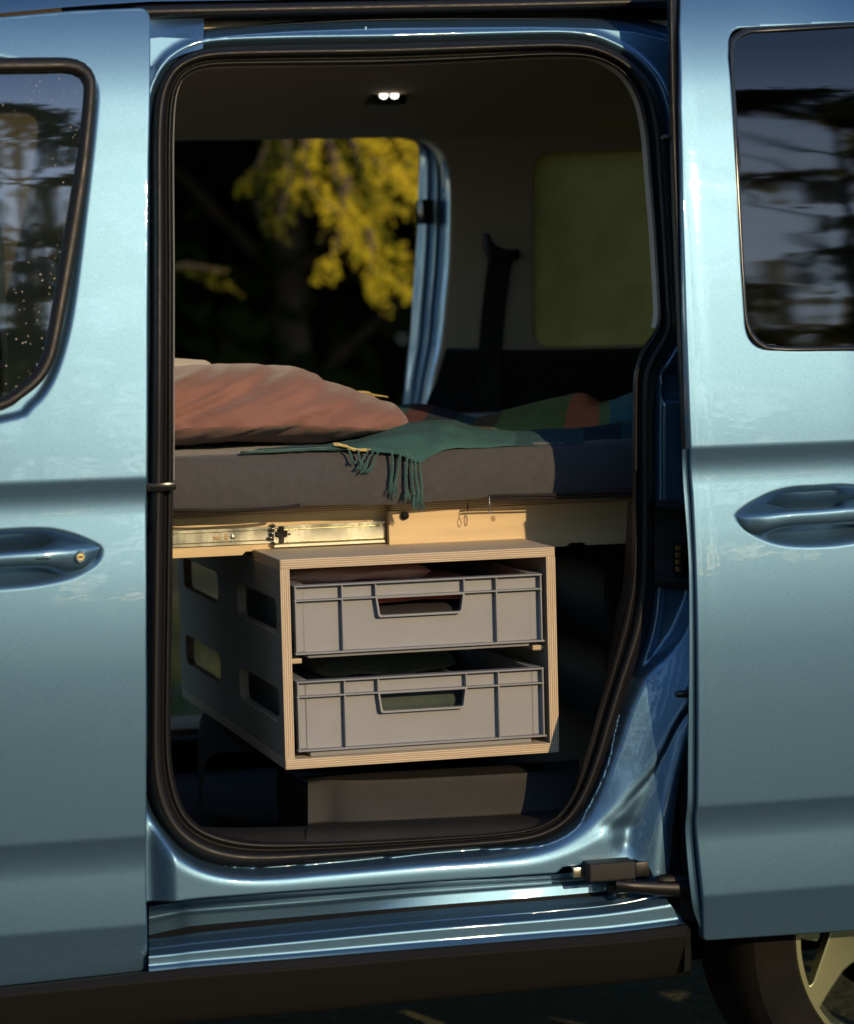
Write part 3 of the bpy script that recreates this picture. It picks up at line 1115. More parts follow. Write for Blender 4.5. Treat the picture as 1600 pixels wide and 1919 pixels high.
def glass_pane(name, poly, Yf, dy, mt, parent):
    t = tessellate_polygon([[Vector((x, z, 0)) for x, z in poly]])
    bm = bmesh.new()
    xs_, zs_ = [p_[0] for p_ in poly], [p_[1] for p_ in poly]
    gx = np.arange(min(xs_) - .01, max(xs_) + .02, .006)
    gz = np.arange(min(zs_) - .01, max(zs_) + .02, .006)
    bm.free()
    return sheet(name, poly, [], lambda x, z: Yf(x, z) + dy, gx, gz, mt, parent, .0005, .004)


glass_pane('window_glass', gp, fYs, .008, M['glass'], fd)


def bar(name, rails, Yf, mt, parent, n=40, sub=4):
    rr = []
    for r_ in rails:
        o_ = []
        for a, b, dy in r_:
            q = on_surf(a, b, Yf)
            o_.append(tuple(P(a, b, q[1] + dy)))
        rr.append(o_)
    return loft(name, rr, mt, parent, n=n, sub=sub, px=False, uv=False, sharp=(2,))


bar('door_handle', [
    [(-160, 1046, .012), (0, 1033, .010), (70, 1026, .012), (95, 1016, .016), (108, 1011, .016), (131, 1012, .012), (165, 1017, .004), (186, 1024, .003)],
    [(-160, 1048, .0), (0, 1034, -.004), (70, 1028, -.004), (95, 1022, .0), (108, 1019, .0), (131, 1018, .0), (165, 1020, .0), (187, 1024.5, .002)],
    [(-160, 1052, -.012), (0, 1038, -.016), (70, 1033, -.016), (95, 1030, -.015), (108, 1029, -.014), (131, 1027, -.011), (165, 1024, -.005), (187, 1025, .001)],
    [(-160, 1060, -.014), (0, 1047, -.018), (70, 1043, -.018), (95, 1041, -.017), (108, 1040, -.016), (131, 1038, -.014), (165, 1033, -.008), (186, 1030, .001)],
    [(-160, 1076, -.010), (0, 1064, -.012), (70, 1061, -.012), (95, 1060, -.012), (108, 1062, -.010), (131, 1064, -.008), (158, 1060, -.005), (181, 1043, .001)],
    [(-160, 1080, .010), (0, 1068, .010), (70, 1066, .010), (95, 1072, .010), (108, 1077, .008), (127, 1079, .006), (158, 1068, .004), (180, 1048, .004)]], fYs, M['paint'], fd)
lc = on_surf(148, 1042, fYs)
V, Fc = lathe([(0, -.0155), (.0052, -.0155), (.0058, -.015), (.0058, -.010)], 24)
obj('lock_cylinder', [(a + lc[0], b + lc[1] - .0015, c + lc[2]) for a, b, c in V], Fc, mat('lock_brass', (.55, .47, .25), .35, .8), fd, True, auto=40)
V, Fc = lathe([(.0058, -.013), (.0064, -.0165), (.0078, -.017), (.0086, -.013), (.0086, -.006)], 24)
obj('lock_bezel', [(a + lc[0], b + lc[1], c + lc[2]) for a, b, c in V], Fc, M['paint'], fd)
box('key_slot', lc[0] - .0033, lc[0] + .0033, lc[1] - .0176, lc[1] - .0166, lc[2] - .0012, lc[2] + .0012, M['gloss_black'], fd, 0)
q = on_surf(77, 1045, fYs)
box('handle_slot', q[0] - .010, q[0] + .010, q[1] - .0192, q[1] - .0165, q[2] - .0007, q[2] + .0012, M['gloss_black'], fd, 0)

# ---- sliding door
zb2, zl2, zv2, zt2 = P(1450, 832, -.13)[2], P(1450, 1501, -.13)[2], P(1450, 1669, -.125)[2], P(1450, 1753, -.12)[2]
kn2 = [(zt2 - .1, -.20), (zv2, -.23), (zv2, -.045), (zl2 - .056, -.01), (zl2 - .035, -.12), (zl2, -.29), (zl2, -.075), (.70, -.055), (.80, -.025), (.90, .04), (.98, .085), (zb2 - .055, .10), (zb2 - .040, .02), (zb2 - .018, -.20), (zb2, -.24), (zb2, .06),
       (1.20, .10), (1.35, .12), (1.5, .14), (1.62, .20), (1.72, .38), (1.80, .6), (1.86, .9)]
sY0 = slope_profile(kn2, zb2, -.145)
bowlR = [(q[0], q[2]) for q in spline([P(a, b, -.135) for a, b in [(1371, 966), (1385, 951), (1405, 938), (1440, 921), (1480, 911), (1530, 908), (1580, 906), (1640, 915), (1690, 945), (1695, 975), (1660, 1005), (1600, 1019), (1540, 1026), (1480, 1026), (1440, 1019), (1405, 1004), (1382, 986)]], 70, True)]


def sYs(x, z):
    x = np.asarray(x, float)
    return sY0(np.asarray(z, float)) + .03 * np.clip(x - .6, 0, 9) ** 2 + .0015 * np.clip((.41 - x) / .03, 0, 1) ** 2


def sY(x, z):
    return sYs(x, z) + bowl(np.asarray(x, float), np.asarray(z, float), bowlR, .040, .046)


door_edge = [(1272, -60), (1272, 60), (1274, 200), (1278, 400), (1284, 600), (1290, 760), (1293, 845), (1297, 930), (1302, 1040), (1306, 1200), (1307, 1400), (1306, 1510), (1303, 1535), (1306, 1580), (1312, 1640), (1317, 1700), (1318, 1763)]
doorR = rpoly(poly_on([(2600, -160), (1272, -60)] + door_edge[1:] + [(1700, 1737), (2600, 1680)], sYs), [0] * 17 + [.004, 0, 0][:3])
winR = rpoly(poly_on([(2300, 10), (1600, 44), (1367, 55), (1366, 110), (1390, 500), (1400, 655), (1600, 656), (2300, 640)], sYs), [0, 0, .032, 0, 0, .038, 0, 0])
x0 = min(p_[0] for p_ in doorR) - .01
xsR = np.concatenate([np.arange(x0, .80, .0026), np.arange(.80, 1.3, .012)])
sd = sheet('sliding_door', doorR, [winR], sY, xsR, zgrid(P(1500, 1032, -.13)[2], P(1500, 898, -.13)[2], 0, 0), M['paint'], van, .0028, .022)
GP = [(2260, 14), (1600, 48), (1400, 58), (1378, 68), (1371, 95), (1380, 280), (1392, 500), (1398, 590), (1406, 624), (1424, 645), (1450, 652), (1600, 652), (2260, 636)]
gpr = spline(poly_on(GP, sYs), 120, smooth=True).tolist()
glass_pane('window_glass', gpr, sYs, .0015, M['privacy'], sd)
WPR = [(2270, 9, 2262, 16), (1600, 42, 1600, 52), (1420, 51, 1422, 62), (1392, 55, 1400, 66), (1372, 68, 1384, 76), (1366, 95, 1376, 98), (1375, 280, 1384, 280), (1388, 500, 1395, 500), (1394, 595, 1401, 590), (1403, 630, 1411, 622), (1422, 650, 1429, 641), (1450, 658, 1453, 648), (1600, 658, 1600, 648), (2270, 642, 2262, 633)]
strip_pairs('window_seal', WPR, [(0, .003), (.15, -.001), (.5, -.0015), (.9, -.0005), (1, .002)], sYs, M['gloss_black'], sd, sub=2)
bar('door_handle', [
    [(1377, 965, .004), (1395, 956, .010), (1415, 949, .014), (1432, 944, .016), (1452, 947, .016), (1483, 953, .012), (1530, 952, .012), (1568, 949, .012), (1578, 943, .016), (1590, 936, .016), (1690, 932, .012)],
    [(1376.7, 965.5, .003), (1395, 961, .003), (1415, 957, .003), (1432, 954, .002), (1452, 954, .0), (1483, 955, -.004), (1530, 953, -.004), (1568, 950, -.004), (1578, 947, .0), (1590, 943, .0), (1690, 938, .0)],
    [(1376.5, 966, .002), (1395, 965, -.003), (1415, 964, -.008), (1432, 963, -.011), (1452, 962, -.014), (1483, 959, -.016), (1530, 956, -.016), (1568, 953, -.016), (1578, 952, -.016), (1590, 951, -.016), (1690, 945, -.014)],
    [(1377, 968, .002), (1395, 972, -.006), (1415, 972, -.011), (1432, 972, -.014), (1452, 971, -.016), (1483, 968, -.018), (1530, 965, -.018), (1568, 962, -.018), (1578, 961, -.018), (1590, 960, -.018), (1690, 954, -.016)],
    [(1381, 978, .002), (1396, 990, -.003), (1415, 995, -.006), (1432, 994, -.009), (1452, 990, -.011), (1483, 986, -.012), (1530, 983, -.012), (1568, 981, -.012), (1578, 980, -.012), (1590, 979, -.012), (1690, 972, -.012)],
    [(1382, 981, .006), (1397, 997, .004), (1412, 1006, .006), (1428, 1008, .008), (1446, 999, .010), (1483, 990, .010), (1530, 986, .010), (1568, 984, .010), (1578, 984, .010), (1590, 984, .010), (1690, 980, .010)]], sYs, M['paint'], sd, n=60)
# front edge of the sliding door: rubber above the belt line, folded hem below
loft('edge_seal', [[(1249, -60, -.03), (1250, 60, -.03), (1253, 200, -.05), (1259, 400, -.07), (1267, 600, -.085), (1273, 760, -.095), (1277, 840, -.10)],
                   [(1254, -60, -.05), (1255, 60, -.052), (1258, 200, -.07), (1264, 400, -.09), (1272, 600, -.105), (1278, 760, -.115), (1282, 840, -.12)],
                   [(1263, -60, -.05), (1263, 60, -.052), (1266, 200, -.07), (1271, 400, -.092), (1278, 600, -.108), (1284, 760, -.118), (1287, 840, -.122)],
                   [(1268, -60, -.035), (1268, 60, -.04), (1271, 200, -.06), (1275, 400, -.08), (1282, 600, -.095), (1288, 760, -.105), (1292, 840, -.11)],
                   [(1270, -60, -.0), (1270, 60, -.0), (1273, 200, -.02), (1277, 400, -.04), (1283, 600, -.055), (1289, 760, -.065), (1293, 840, -.07)]], M['rubber'], sd, n=60, sub=4, uv=False)
hem = [(1278, 842), (1278, 870), (1280, 910), (1284, 960), (1289, 1030), (1291, 1100), (1291, 1250), (1289, 1400), (1288, 1500), (1284, 1545), (1285, 1580), (1290, 1640), (1296, 1690), (1302, 1715), (1314, 1742)]
edg = [(1293, 842), (1294, 870), (1296, 910), (1299, 960), (1302, 1030), (1305, 1100), (1307, 1250), (1308, 1400), (1307, 1500), (1304, 1535), (1306, 1580), (1312, 1640), (1317, 1690), (1318, 1715), (1319, 1750)]


def edY(a, b, dy):
    q = on_surf(a + 6, b, sYs)
    return (a, b, q[1] + dy)


def mixr(t, dy):
    return [edY(a[0] + (b[0] - a[0]) * t, a[1] + (b[1] - a[1]) * t, dy) for a, b in zip(hem, edg)]


loft('door_hem', [mixr(-.06, .045), mixr(-.02, .014), mixr(.04, .0085), mixr(.10, .008), mixr(.50, .0072), mixr(.56, .0055), mixr(.62, .0072), mixr(.70, .016), mixr(.80, .016), mixr(.9, .010), mixr(1.04, .012)], M['paint'], sd, n=120, sub=3, uv=False)


def buffer_pin(px, py, Y, n):
    q = P(px, py, Y)
    V, Fc = lathe([(0, -.020), (.003, -.0195), (.005, -.016), (.006, -.004), (.0065, .0), (.012, .001), (.012, .004)], 20)
    obj('rubber_buffer', [(q[0] + b, q[1] + a, q[2] + c) for a, b, c in V], Fc, M['gloss_black'], sd, True, auto=50)


buffer_pin(1262, 258, -.05, 0)
buffer_pin(1288, 1300, -.105, 1)
# inner side of the sliding door, so that it has a body
box('inner_panel', .44, 1.28, -.085, -.06, .36, 1.06, M['plastic'], sd, .004)

# ---- latch block with contacts on the C-pillar
b0, b1 = P(1229, 930, 0), P(1305, 1100, 0)
loft('latch_block', [[(1226, 932, .004), (1260, 938, .004), (1330, 945, .004)], [(1228, 938, -.014), (1260, 943, -.014), (1330, 950, -.014)], [(1227, 948, -.020), (1260, 952, -.020), (1330, 958, -.02)],
                     [(1226, 955, -.008), (1260, 958, -.008), (1330, 964, -.008)], [(1226, 1075, -.008), (1260, 1077, -.008), (1330, 1080, -.008)], [(1227, 1082, -.02), (1260, 1084, -.02), (1330, 1087, -.02)],
                     [(1226, 1096, -.016), (1260, 1100, -.016), (1330, 1104, -.016)], [(1226, 1100, .004), (1260, 1104, .004), (1330, 1108, .004)]], M['plastic'], van, n=20, sub=3, uv=False, sharp=(1, 3, 4, 6))
ch = P(1272, 1046, -.012)
hb = box('contact_holder', ch[0] - .008, ch[0] + .012, -.024, -.006, ch[2] - .026, ch[2] + .026, M['black'], van, .001)
for i in range(4):
    q = P(1270, 1027 + i * 13.2, -.026)
    box('contact_pin', q[0] - .0038, q[0] + .0038, -.029, -.023, q[2] - .0037, q[2] + .0037, M['brass'], hb, .001)

# ---- roller hinge on the sill track
rh0, rh1 = P(1095, 1618, -.06), P(1182, 1612, -.06)
hx = P(1140, 1626, -.06)


def cyl_x(name, x0, x1, y, z, r, mt, parent, seg=24):
    V, Fc = tube_vf([(x0, y, z), (x0 + .002, y, z), (x1 - .002, y, z), (x1, y, z)], [r * .9, r, r, r * .9], seg)
    return obj(name, V, Fc, mt, parent, True, auto=35)


rol = box('roller_carriage', rh0[0], rh1[0], -.085, -.045, hx[2] - .016, hx[2] + .012, M['plastic'], van, .004, 3)
q = P(1080, 1633, -.05)
box('guide_block', q[0] - .008, q[0] + .010, -.06, -.04, q[2] - .008, q[2] + .007, M['zinc'], rol, .002)
q = P(1200, 1627, -.05)
box('guide_stop', q[0] - .011, q[0] + .012, -.06, -.03, q[2] - .011, q[2] + .011, M['black'], rol, .002)
for i, (px, py, rr, hh) in enumerate([(1130, 1648, .007, .006), (1170, 1648, .015, .006), (1150, 1662, .012, .014), (1165, 1678, .009, .006)]):
    q = P(px, py, -.06)
    V, Fc = lathe([(0, hh / 2), (rr * .8, hh / 2), (rr, hh / 3), (rr, -hh / 3), (rr * .8, -hh / 2), (0, -hh / 2)], 24)
    obj('pivot_bolt', [(q[0] + a, q[1] + c, q[2] + b) for a, b, c in V], Fc, M['black'], rol, True, auto=40)
loft('hinge_arm', [[(1152, 1648, -.075), (1190, 1652, -.09), (1250, 1651, -.085), (1330, 1650, -.080)], [(1155, 1650, -.088), (1190, 1654, -.094), (1250, 1656, -.092), (1330, 1656, -.088)],
                   [(1154, 1666, -.088), (1190, 1670, -.094), (1250, 1676, -.092), (1330, 1680, -.088)], [(1158, 1672, -.07), (1190, 1674, -.085), (1250, 1680, -.080), (1330, 1684, -.075)]], M['black'], rol, n=24, sub=2, sharp=(1, 2), uv=False)
loft('arm_bracket', [[(1232, 1648, -.06), (1245, 1645, -.06), (1320, 1643, -.07)], [(1234, 1640, -.085), (1247, 1638, -.078), (1320, 1636, -.078)], [(1230, 1650, -.09), (1247, 1652, -.084), (1320, 1652, -.084)]], M['black'], rol, n=16, sub=2, uv=False)
# splash guard behind the door edge
s0, s1 = P(1278, 1560, .0), P(1286, 1730, -.03)
box('wheel_arch_edge', s0[0] - .012, s0[0] + .06, -.03, .05, s1[2] + .0, s0[2] + .10, M['plastic'], van, .004)
s2 = P(1276, 1700, -.05)
box('splash_guard', s2[0] - .006, s2[0] + .05, -.062, .0, s2[2] - .02, s2[2] + .05, M['plastic'], van, .005)

# ================================================================== VAN INTERIOR
hp = [(.105, 1.715), (.13, 1.73), (.22, 1.768), (.5, 1.79), (.8, 1.785), (1.0, 1.768), (1.2, 1.738), (1.35, 1.712), (1.46, 1.692), (1.50, 1.688)]
zt_far = P(560, 259, 1.50)[2]
hp = [(y, z + (zt_far - 1.688) * sstep(.5, 1.3, y)) for y, z in hp]
rails = []
for y, z in hp:
    rails.append([(x, y, z) for x in np.linspace(-1.3, 1.7, 12)])
loft('headliner', rails, M['headliner'], van, n=30, sub=4, px=False, uv=False)
# reading lamp in the headliner
lz = P(718, 182, 1.2)
rl = box('reading_lamp', lz[0] - .034, lz[0] + .034, 1.155, 1.215, lz[2] - .016, lz[2] + .014, M['gloss_black'], van, .005, 3)
for dx in (-.0105, .0105):
    V, Fc = lathe([(0, -.003), (.006, -.002), (.0078, 0), (.0078, .004)], 20)
    obj('lamp_lens', [(lz[0] + dx + a, 1.153 + b, lz[2] + c * .85) for a, b, c in V], Fc, M['lens'], rl)

# far side wall with the far door opening
FY = 1.50
farT = [(-1500, 275), (200, 262), (560, 258), (700, 256), (765, 256), (800, 261), (824, 278), (838, 308), (843, 350), (843, 420), (840, 500), (833, 570), (826, 640), (808, 720), (795, 800), (785, 900), (780, 1380), (-1500, 1440)]
op = [(q[0], q[2]) for q in [P(a, b, FY) for a, b in farT]]
winB = rpoly([(q[0], q[2]) for q in [P(1003, 286, FY), P(1560, 270, FY), P(1590, 640, FY), P(1000, 650, FY)]], .035)
wall_o = [(-1.25, .32), (1.72, .32), (1.72, 1.74), (-1.25, 1.74)]
zi = P(560, 640, FY)[2]


def flat(Y):
    return lambda x, z: np.full(np.shape(x), float(Y)) + 0 * np.asarray(z)


sheet('far_side_trim', [(-1.25, 1.0), (1.72, 1.0), (1.72, 1.74), (-1.25, 1.74)], [op, winB], lambda x, z: FY - .02 * np.clip((1.5 - z), 0, 1) + 0 * x, np.arange(-1.26, 1.74, .012), np.arange(.98, 1.76, .012), M['far_trim'], van, .006, .05)
# painted jamb of the far door
jin = [(760, 258), (800, 263), (824, 280), (837, 309), (842, 350), (842, 420), (839, 500), (832, 570), (825, 640), (807, 720), (794, 800), (780, 900)]
jout = [(752, 262), (768, 264), (780, 269), (786, 285), (786, 330), (783, 420), (778, 500), (773, 570), (768, 640), (759, 720), (752, 800), (745, 900)]


def jm(t, Y):
    return [(a[0] + (b[0] - a[0]) * t, a[1] + (b[1] - a[1]) * t, Y) for a, b in zip(jin, jout)]


loft('far_door_jamb', [jm(0, 1.502), jm(.12, 1.52), jm(.18, 1.545), jm(.35, 1.58), jm(.42, 1.575), jm(.50, 1.60), jm(.66, 1.64), jm(.72, 1.632), jm(.8, 1.66), jm(1, 1.70), jm(1.03, 1.74)], M['paint'], van, n=60, sub=3, uv=False)
q = P(798, 402, 1.6)
box('far_striker', q[0] - .016, q[0] + .010, 1.57, 1.62, q[2] - .02, q[2] + .03, M['gloss_black'], van, .004)
tg = [(-1500, 277), (200, 263), (560, 259), (700, 257), (765, 257)]
loft('far_header_trim', [[(a, b - 3, 1.50) for a, b in tg], [(a, b + 2, 1.53) for a, b in tg], [(a, b - 2, 1.56) for a, b in tg], [(a, b - 20, 1.60) for a, b in tg]], M['far_trim'], van, n=30, sub=2, uv=False)
# rear side window with condensation behind the blind
sheet('rear_side_window', rpoly([(q[0], q[2]) for q in [P(998, 282, FY), P(1570, 264, FY), P(1600, 646, FY), P(996, 656, FY)]], .04), [], flat(FY + .03), np.arange(.5, 1.4, .02), np.arange(1.1, 1.72, .02), M['blind'], van, .002, .01)
# dark lower trim of the far side
lt0 = [(838, 652), (900, 654), (1000, 655), (1240, 650), (1700, 630)]
loft('far_lower_trim', [[(a, b, 1.49) for a, b in lt0], [(a - 2, b + 3, 1.455) for a, b in lt0], [(a - 6, b + 16, 1.445) for a, b in lt0], [(a - 22, b + 66, 1.45) for a, b in lt0], [(a - 45, b + 130, 1.44) for a, b in lt0], [(a - 60, b + 330, 1.44) for a, b in lt0], [(a - 80, b + 800, 1.44) for a, b in lt0]],
     M['carpet'], van, n=40, sub=3, uv=False)
# seat belt: hook-shaped guide and strap
sb = loft('seat_belt', [[(916, 478, 1.455), (905, 560, 1.45), (896, 660, 1.43), (886, 770, 1.40), (880, 900, 1.40)], [(962, 480, 1.455), (950, 560, 1.45), (941, 660, 1.43), (934, 770, 1.40), (930, 900, 1.40)]], mat('belt_webbing', (.018, .017, .016), .7), van, n=30, sub=4, uv=False)
hk = [(908, 437), (915, 440), (919, 452), (928, 461), (942, 467), (955, 469), (969, 467), (972, 478), (967, 488), (920, 490), (912, 478), (908, 460)]
hq = [P(a, b, 1.45) for a, b in hk]
bs = Matrix(((1, 0, 0, 0), (0, 0, -1, 1.45), (0, 1, 0, 0), (0, 0, 0, 1)))
prism('belt_guide', [(q[0], q[2]) for q in hq], [], .03, M['plastic'], sb, bs, .003, True)

# shell: floor, rear and front closures, far outer skin
box('floor', -1.25, 1.72, .12, 1.48, .385, .42, M['carpet'], van, .002)
box('tailgate', 1.72, 1.78, .05, 1.55, .32, 1.80, M['paint'], van, .02)
box('cab_bulkhead', -1.32, -1.25, .05, 1.55, .36, 1.10, M['plastic'], van, .01)
box('far_skin_rear', .47, 1.74, 1.56, 1.60, .36, 1.12, M['paint'], van, .01)
box('rear_quarter', .47, 1.74, .03, .05, .70, 1.74, M['plastic'], van, .004)
bz = P(345, 1357, 1.5)[2]
box('far_sill', -1.25, .50, 1.44, 1.62, bz - .03, bz, mat('sill_scuff', (.30, .22, .14), .5), van, .004)
box('far_sill_step', -1.25, .50, 1.38, 1.44, bz - .10, bz - .012, M['plastic'], van, .006)
# B-pillar trim seen through the cab window
box('pillar_trim', -.60, -.44, .17, .25, .5, 1.78, M['headliner'], van, .01)
seat_x = -.66
loft('front_seat', [[(seat_x - .05 + .10 * (z - .5), y, z) for y in np.linspace(.22, .74, 8)] for z in (.40, .50, .75, 1.0, 1.2, 1.30)] + [[(seat_x - .12, y, 1.32) for y in np.linspace(.24, .72, 8)]] + [[(seat_x - .20, y, z) for y in np.linspace(.22, .74, 8)] for z in (1.25, .9, .4)], M['carpet'], van, n=20, sub=3, px=False, uv=False)
loft('front_seat', [[(seat_x - .05 + .10 * (z - .5), y, z) for y in np.linspace(.86, 1.38, 8)] for z in (.40, .50, .75, 1.0, 1.2, 1.30)] + [[(seat_x - .12, y, 1.32) for y in np.linspace(.88, 1.36, 8)]] + [[(seat_x - .20, y, z) for y in np.linspace(.86, 1.38, 8)] for z in (1.25, .9, .4)], M['carpet'], van, n=20, sub=3, px=False, uv=False)
# hump of the seat mount
hm = P(385, 1335, .95)
loft('seat_mount', [[(372, 1520, .9), (372, 1400, .9), (376, 1345, .9), (392, 1333, .92), (440, 1330, .95), (520, 1330, 1.0)], [(372, 1530, .7), (372, 1430, .7), (378, 1372, .7), (400, 1352, .7), (440, 1350, .7), (560, 1350, .7)],
                    [(380, 1560, .45), (380, 1470, .45), (392, 1420, .45), (420, 1410, .45), (470, 1408, .45), (600, 1408, .45)]], M['carpet'], van, n=30, sub=4, uv=False)
# step trim under the box
loft('step_trim', [
    [(560, 1456, .30), (600, 1452, .30), (700, 1445, .30), (1000, 1429, .30), (1085, 1422, .30)],
    [(574, 1462, .22), (606, 1456, .215), (700, 1448, .215), (1000, 1432, .215), (1085, 1424, .215)],
    [(577, 1466, .19), (610, 1462, .185), (700, 1461, .17), (1000, 1446, .17), (1085, 1440, .17)],
    [(577, 1471, .18), (612, 1468, .178), (700, 1468, .165), (1000, 1456, .165), (1085, 1450, .17)],
    [(577, 1540, .16), (612, 1536, .158), (700, 1534, .14), (1000, 1518, .14), (1085, 1500, .15)],
    [(576, 1546, .155), (612, 1542, .15), (700, 1539, .132), (1000, 1524, .132), (1085, 1508, .13)],
    [(574, 1556, .06), (612, 1554, .06), (700, 1551, .055), (1000, 1537, .055), (1085, 1520, .055)],
    [(574, 1580, .03), (612, 1578, .03), (700, 1574, .03), (1000, 1556, .03), (1085, 1540, .03)]], M['plastic'], van, n=60, sub=4, uv=False)
loft('scuff_plate', [[(330, 1545, .14), (420, 1551, .14), (580, 1548, .14)], [(330, 1560, .07), (420, 1562, .07), (580, 1556, .07)], [(330, 1590, .03), (420, 1585, .03), (580, 1578, .03)]], M['plastic'], van, n=20, sub=3, uv=False)
box('step_side', P(577, 1500, .2)[0] + .002, P(577, 1500, .2)[0] + .012, .21, .45, .44, P(578, 1466, .2)[2] - .012, M['plastic'], van, .003)
# right door-frame lower trim inside
loft('frame_lower_trim', [[(1192, 940, .05), (1184, 1080, .05), (1170, 1150, .05), (1140, 1265, .05), (1100, 1410, .05), (1050, 1530, .05)], [(1176, 940, .16), (1168, 1080, .16), (1152, 1160, .16), (1135, 1265, .13), (1098, 1415, .09), (1048, 1530, .07)],
                          [(1188, 940, .20), (1180, 1080, .20), (1164, 1160, .2), (1146, 1265, .2), (1110, 1410, .2), (1060, 1530, .2)]], M['plastic'], van, n=40, sub=3, uv=False)


# ---- wheels
def wheel(cx_, cy_, cz_, face):
    """face = +1 outer side looks towards -Y"""
    e = bpy.data.objects.new('wheel', None)
    col.objects.link(e)
    e.location = (cx_, cy_, cz_)
    e.rotation_euler = (0, 0, 0 if face > 0 else math.pi)
    e.parent = van
    e.matrix_parent_inverse = Matrix.Translation(van.location).inverted()
    return e


RIMR, TYR = .222, .324
wc = P(1730, 1738, .02)
tyre_prof = [(.205, .0), (.212, -.012), (.222, -.018), (.235, -.021), (.250, -.0245), (.256, -.0235), (.270, -.026), (.290, -.024), (.297, -.0225), (.300, -.0245), (.314, -.012), (.325, .006), (.331, .022), (.332, .024), (.328, .030), (.328, .033), (.333, .036), (.3345, .05), (.335, .075), (.331, .079), (.331, .085), (.335, .089), (.335, .12), (.333, .16), (.314, .195), (.26, .21), (.205, .19)]
tyre_prof = [(.2145 + (r - .205) / .130 * (TYR - .2145), a) for r, a in tyre_prof]
Vt, Ft = lathe(tyre_prof, 120)
tyre_me = None
rim_barrel = lathe([(r * 1.045, a) for r, a in [(.213, -.010), (.216, -.014), (.213, -.018), (.206, -.018), (.203, -.012), (.200, .01), (.19, .03), (.185, .10), (.20, .18)]], 96)


def rim_face():
    # five pairs of spokes cut out of a dished disc
    holes = []
    pxc = np.array([1735, 1700.])

    def loc(pts):
        out = []
        for a, b in pts:
            q = P(a, b, .0)
            out.append((q[0] - wc[0], q[2] - wc[2]))
        return out
    hA = rpoly(loc([(1489, 1760), (1537, 1767), (1545, 1742), (1549, 1722), (1566, 1722), (1560, 1748), (1526, 1844), (1518, 1850), (1512, 1846)]), [.005, .004, .003, .004, .004, .003, .004, .003, .004])
    hB = rpoly(loc([(1606, 1804), (1585, 1822), (1562, 1855), (1541, 1889), (1555, 1911), (1587, 1936), (1638, 1946), (1662, 1888), (1642, 1836)]), [.008, .004, .004, .006, .004, .012, .012, .012, .012])
    for k_ in range(5):
        a = 2 * math.pi * k_ / 5
        c, s = math.cos(a), math.sin(a)
        for h in (hA, hB):
            holes.append([(x * c - y * s, x * s + y * c) for x, y in h])
    outer = [(.218 * math.cos(t), .218 * math.sin(t)) for t in np.linspace(0, 2 * math.pi, 96, endpoint=False)]
    return outer, holes


ro, rhol = rim_face()
wheel_pos = [(wc[0], .02, wc[2], 1), (wc[0], 1.58, wc[2], -1), (wc[0] - 2.86, .02, wc[2], 1), (wc[0] - 2.86, 1.58, wc[2], -1)]
first = {}
for i, (a, b, c, fc) in enumerate(wheel_pos):
    e = wheel(a, b, c, fc)
    if i == 0:
        t_ = obj('tyre', Vt, Ft, M['tyre'], None, True, auto=40)
        rb_ = obj('rim_barrel', rim_barrel[0], rim_barrel[1], M['alloy'], None, True, auto=40)
        gr_ = np.arange(-.225, .2251, .003)
        rf_ = sheet('rim', ro, rhol, lambda x, z: -.013 + .012 * np.exp(-(x * x + z * z) / .012), gr_, gr_, M['alloy'], None, .0022, .020)
        bd_ = obj('brake_drum', *lathe([(0, .07), (.12, .07), (.13, .08), (.13, .12)], 48), M['under'], None, True, auto=40)
        hub_ = obj('hub_cap', *lathe([(0, -.016), (.026, -.015), (.03, -.010), (.03, .002)], 32), M['alloy'], None, True, auto=40)
        first = [t_, rb_, rf_, bd_, hub_]
        for o_ in first:
            o_.parent = e
    else:
        for o_ in first:
            c_ = o_.copy()
            col.objects.link(c_)
            c_.parent = e
# dark wheel well behind the rear wheel
box('wheel_well', wc[0] - .29, wc[0] + .42, .40, .44, .20, .80, M['under'], van, .002)
box('underbody', -1.8, 1.5, .35, 1.4, .24, .36, M['under'], van, .01)
# hidden front end of the van, seen only from the side
box('bonnet', -2.45, -1.32, .0, 1.6, .42, 1.02, M['paint'], van, .10, 5)

# ================================================================== BED
ZM = P(560, 847, .22)[2]
zmb = P(700, 944, .22)[2]


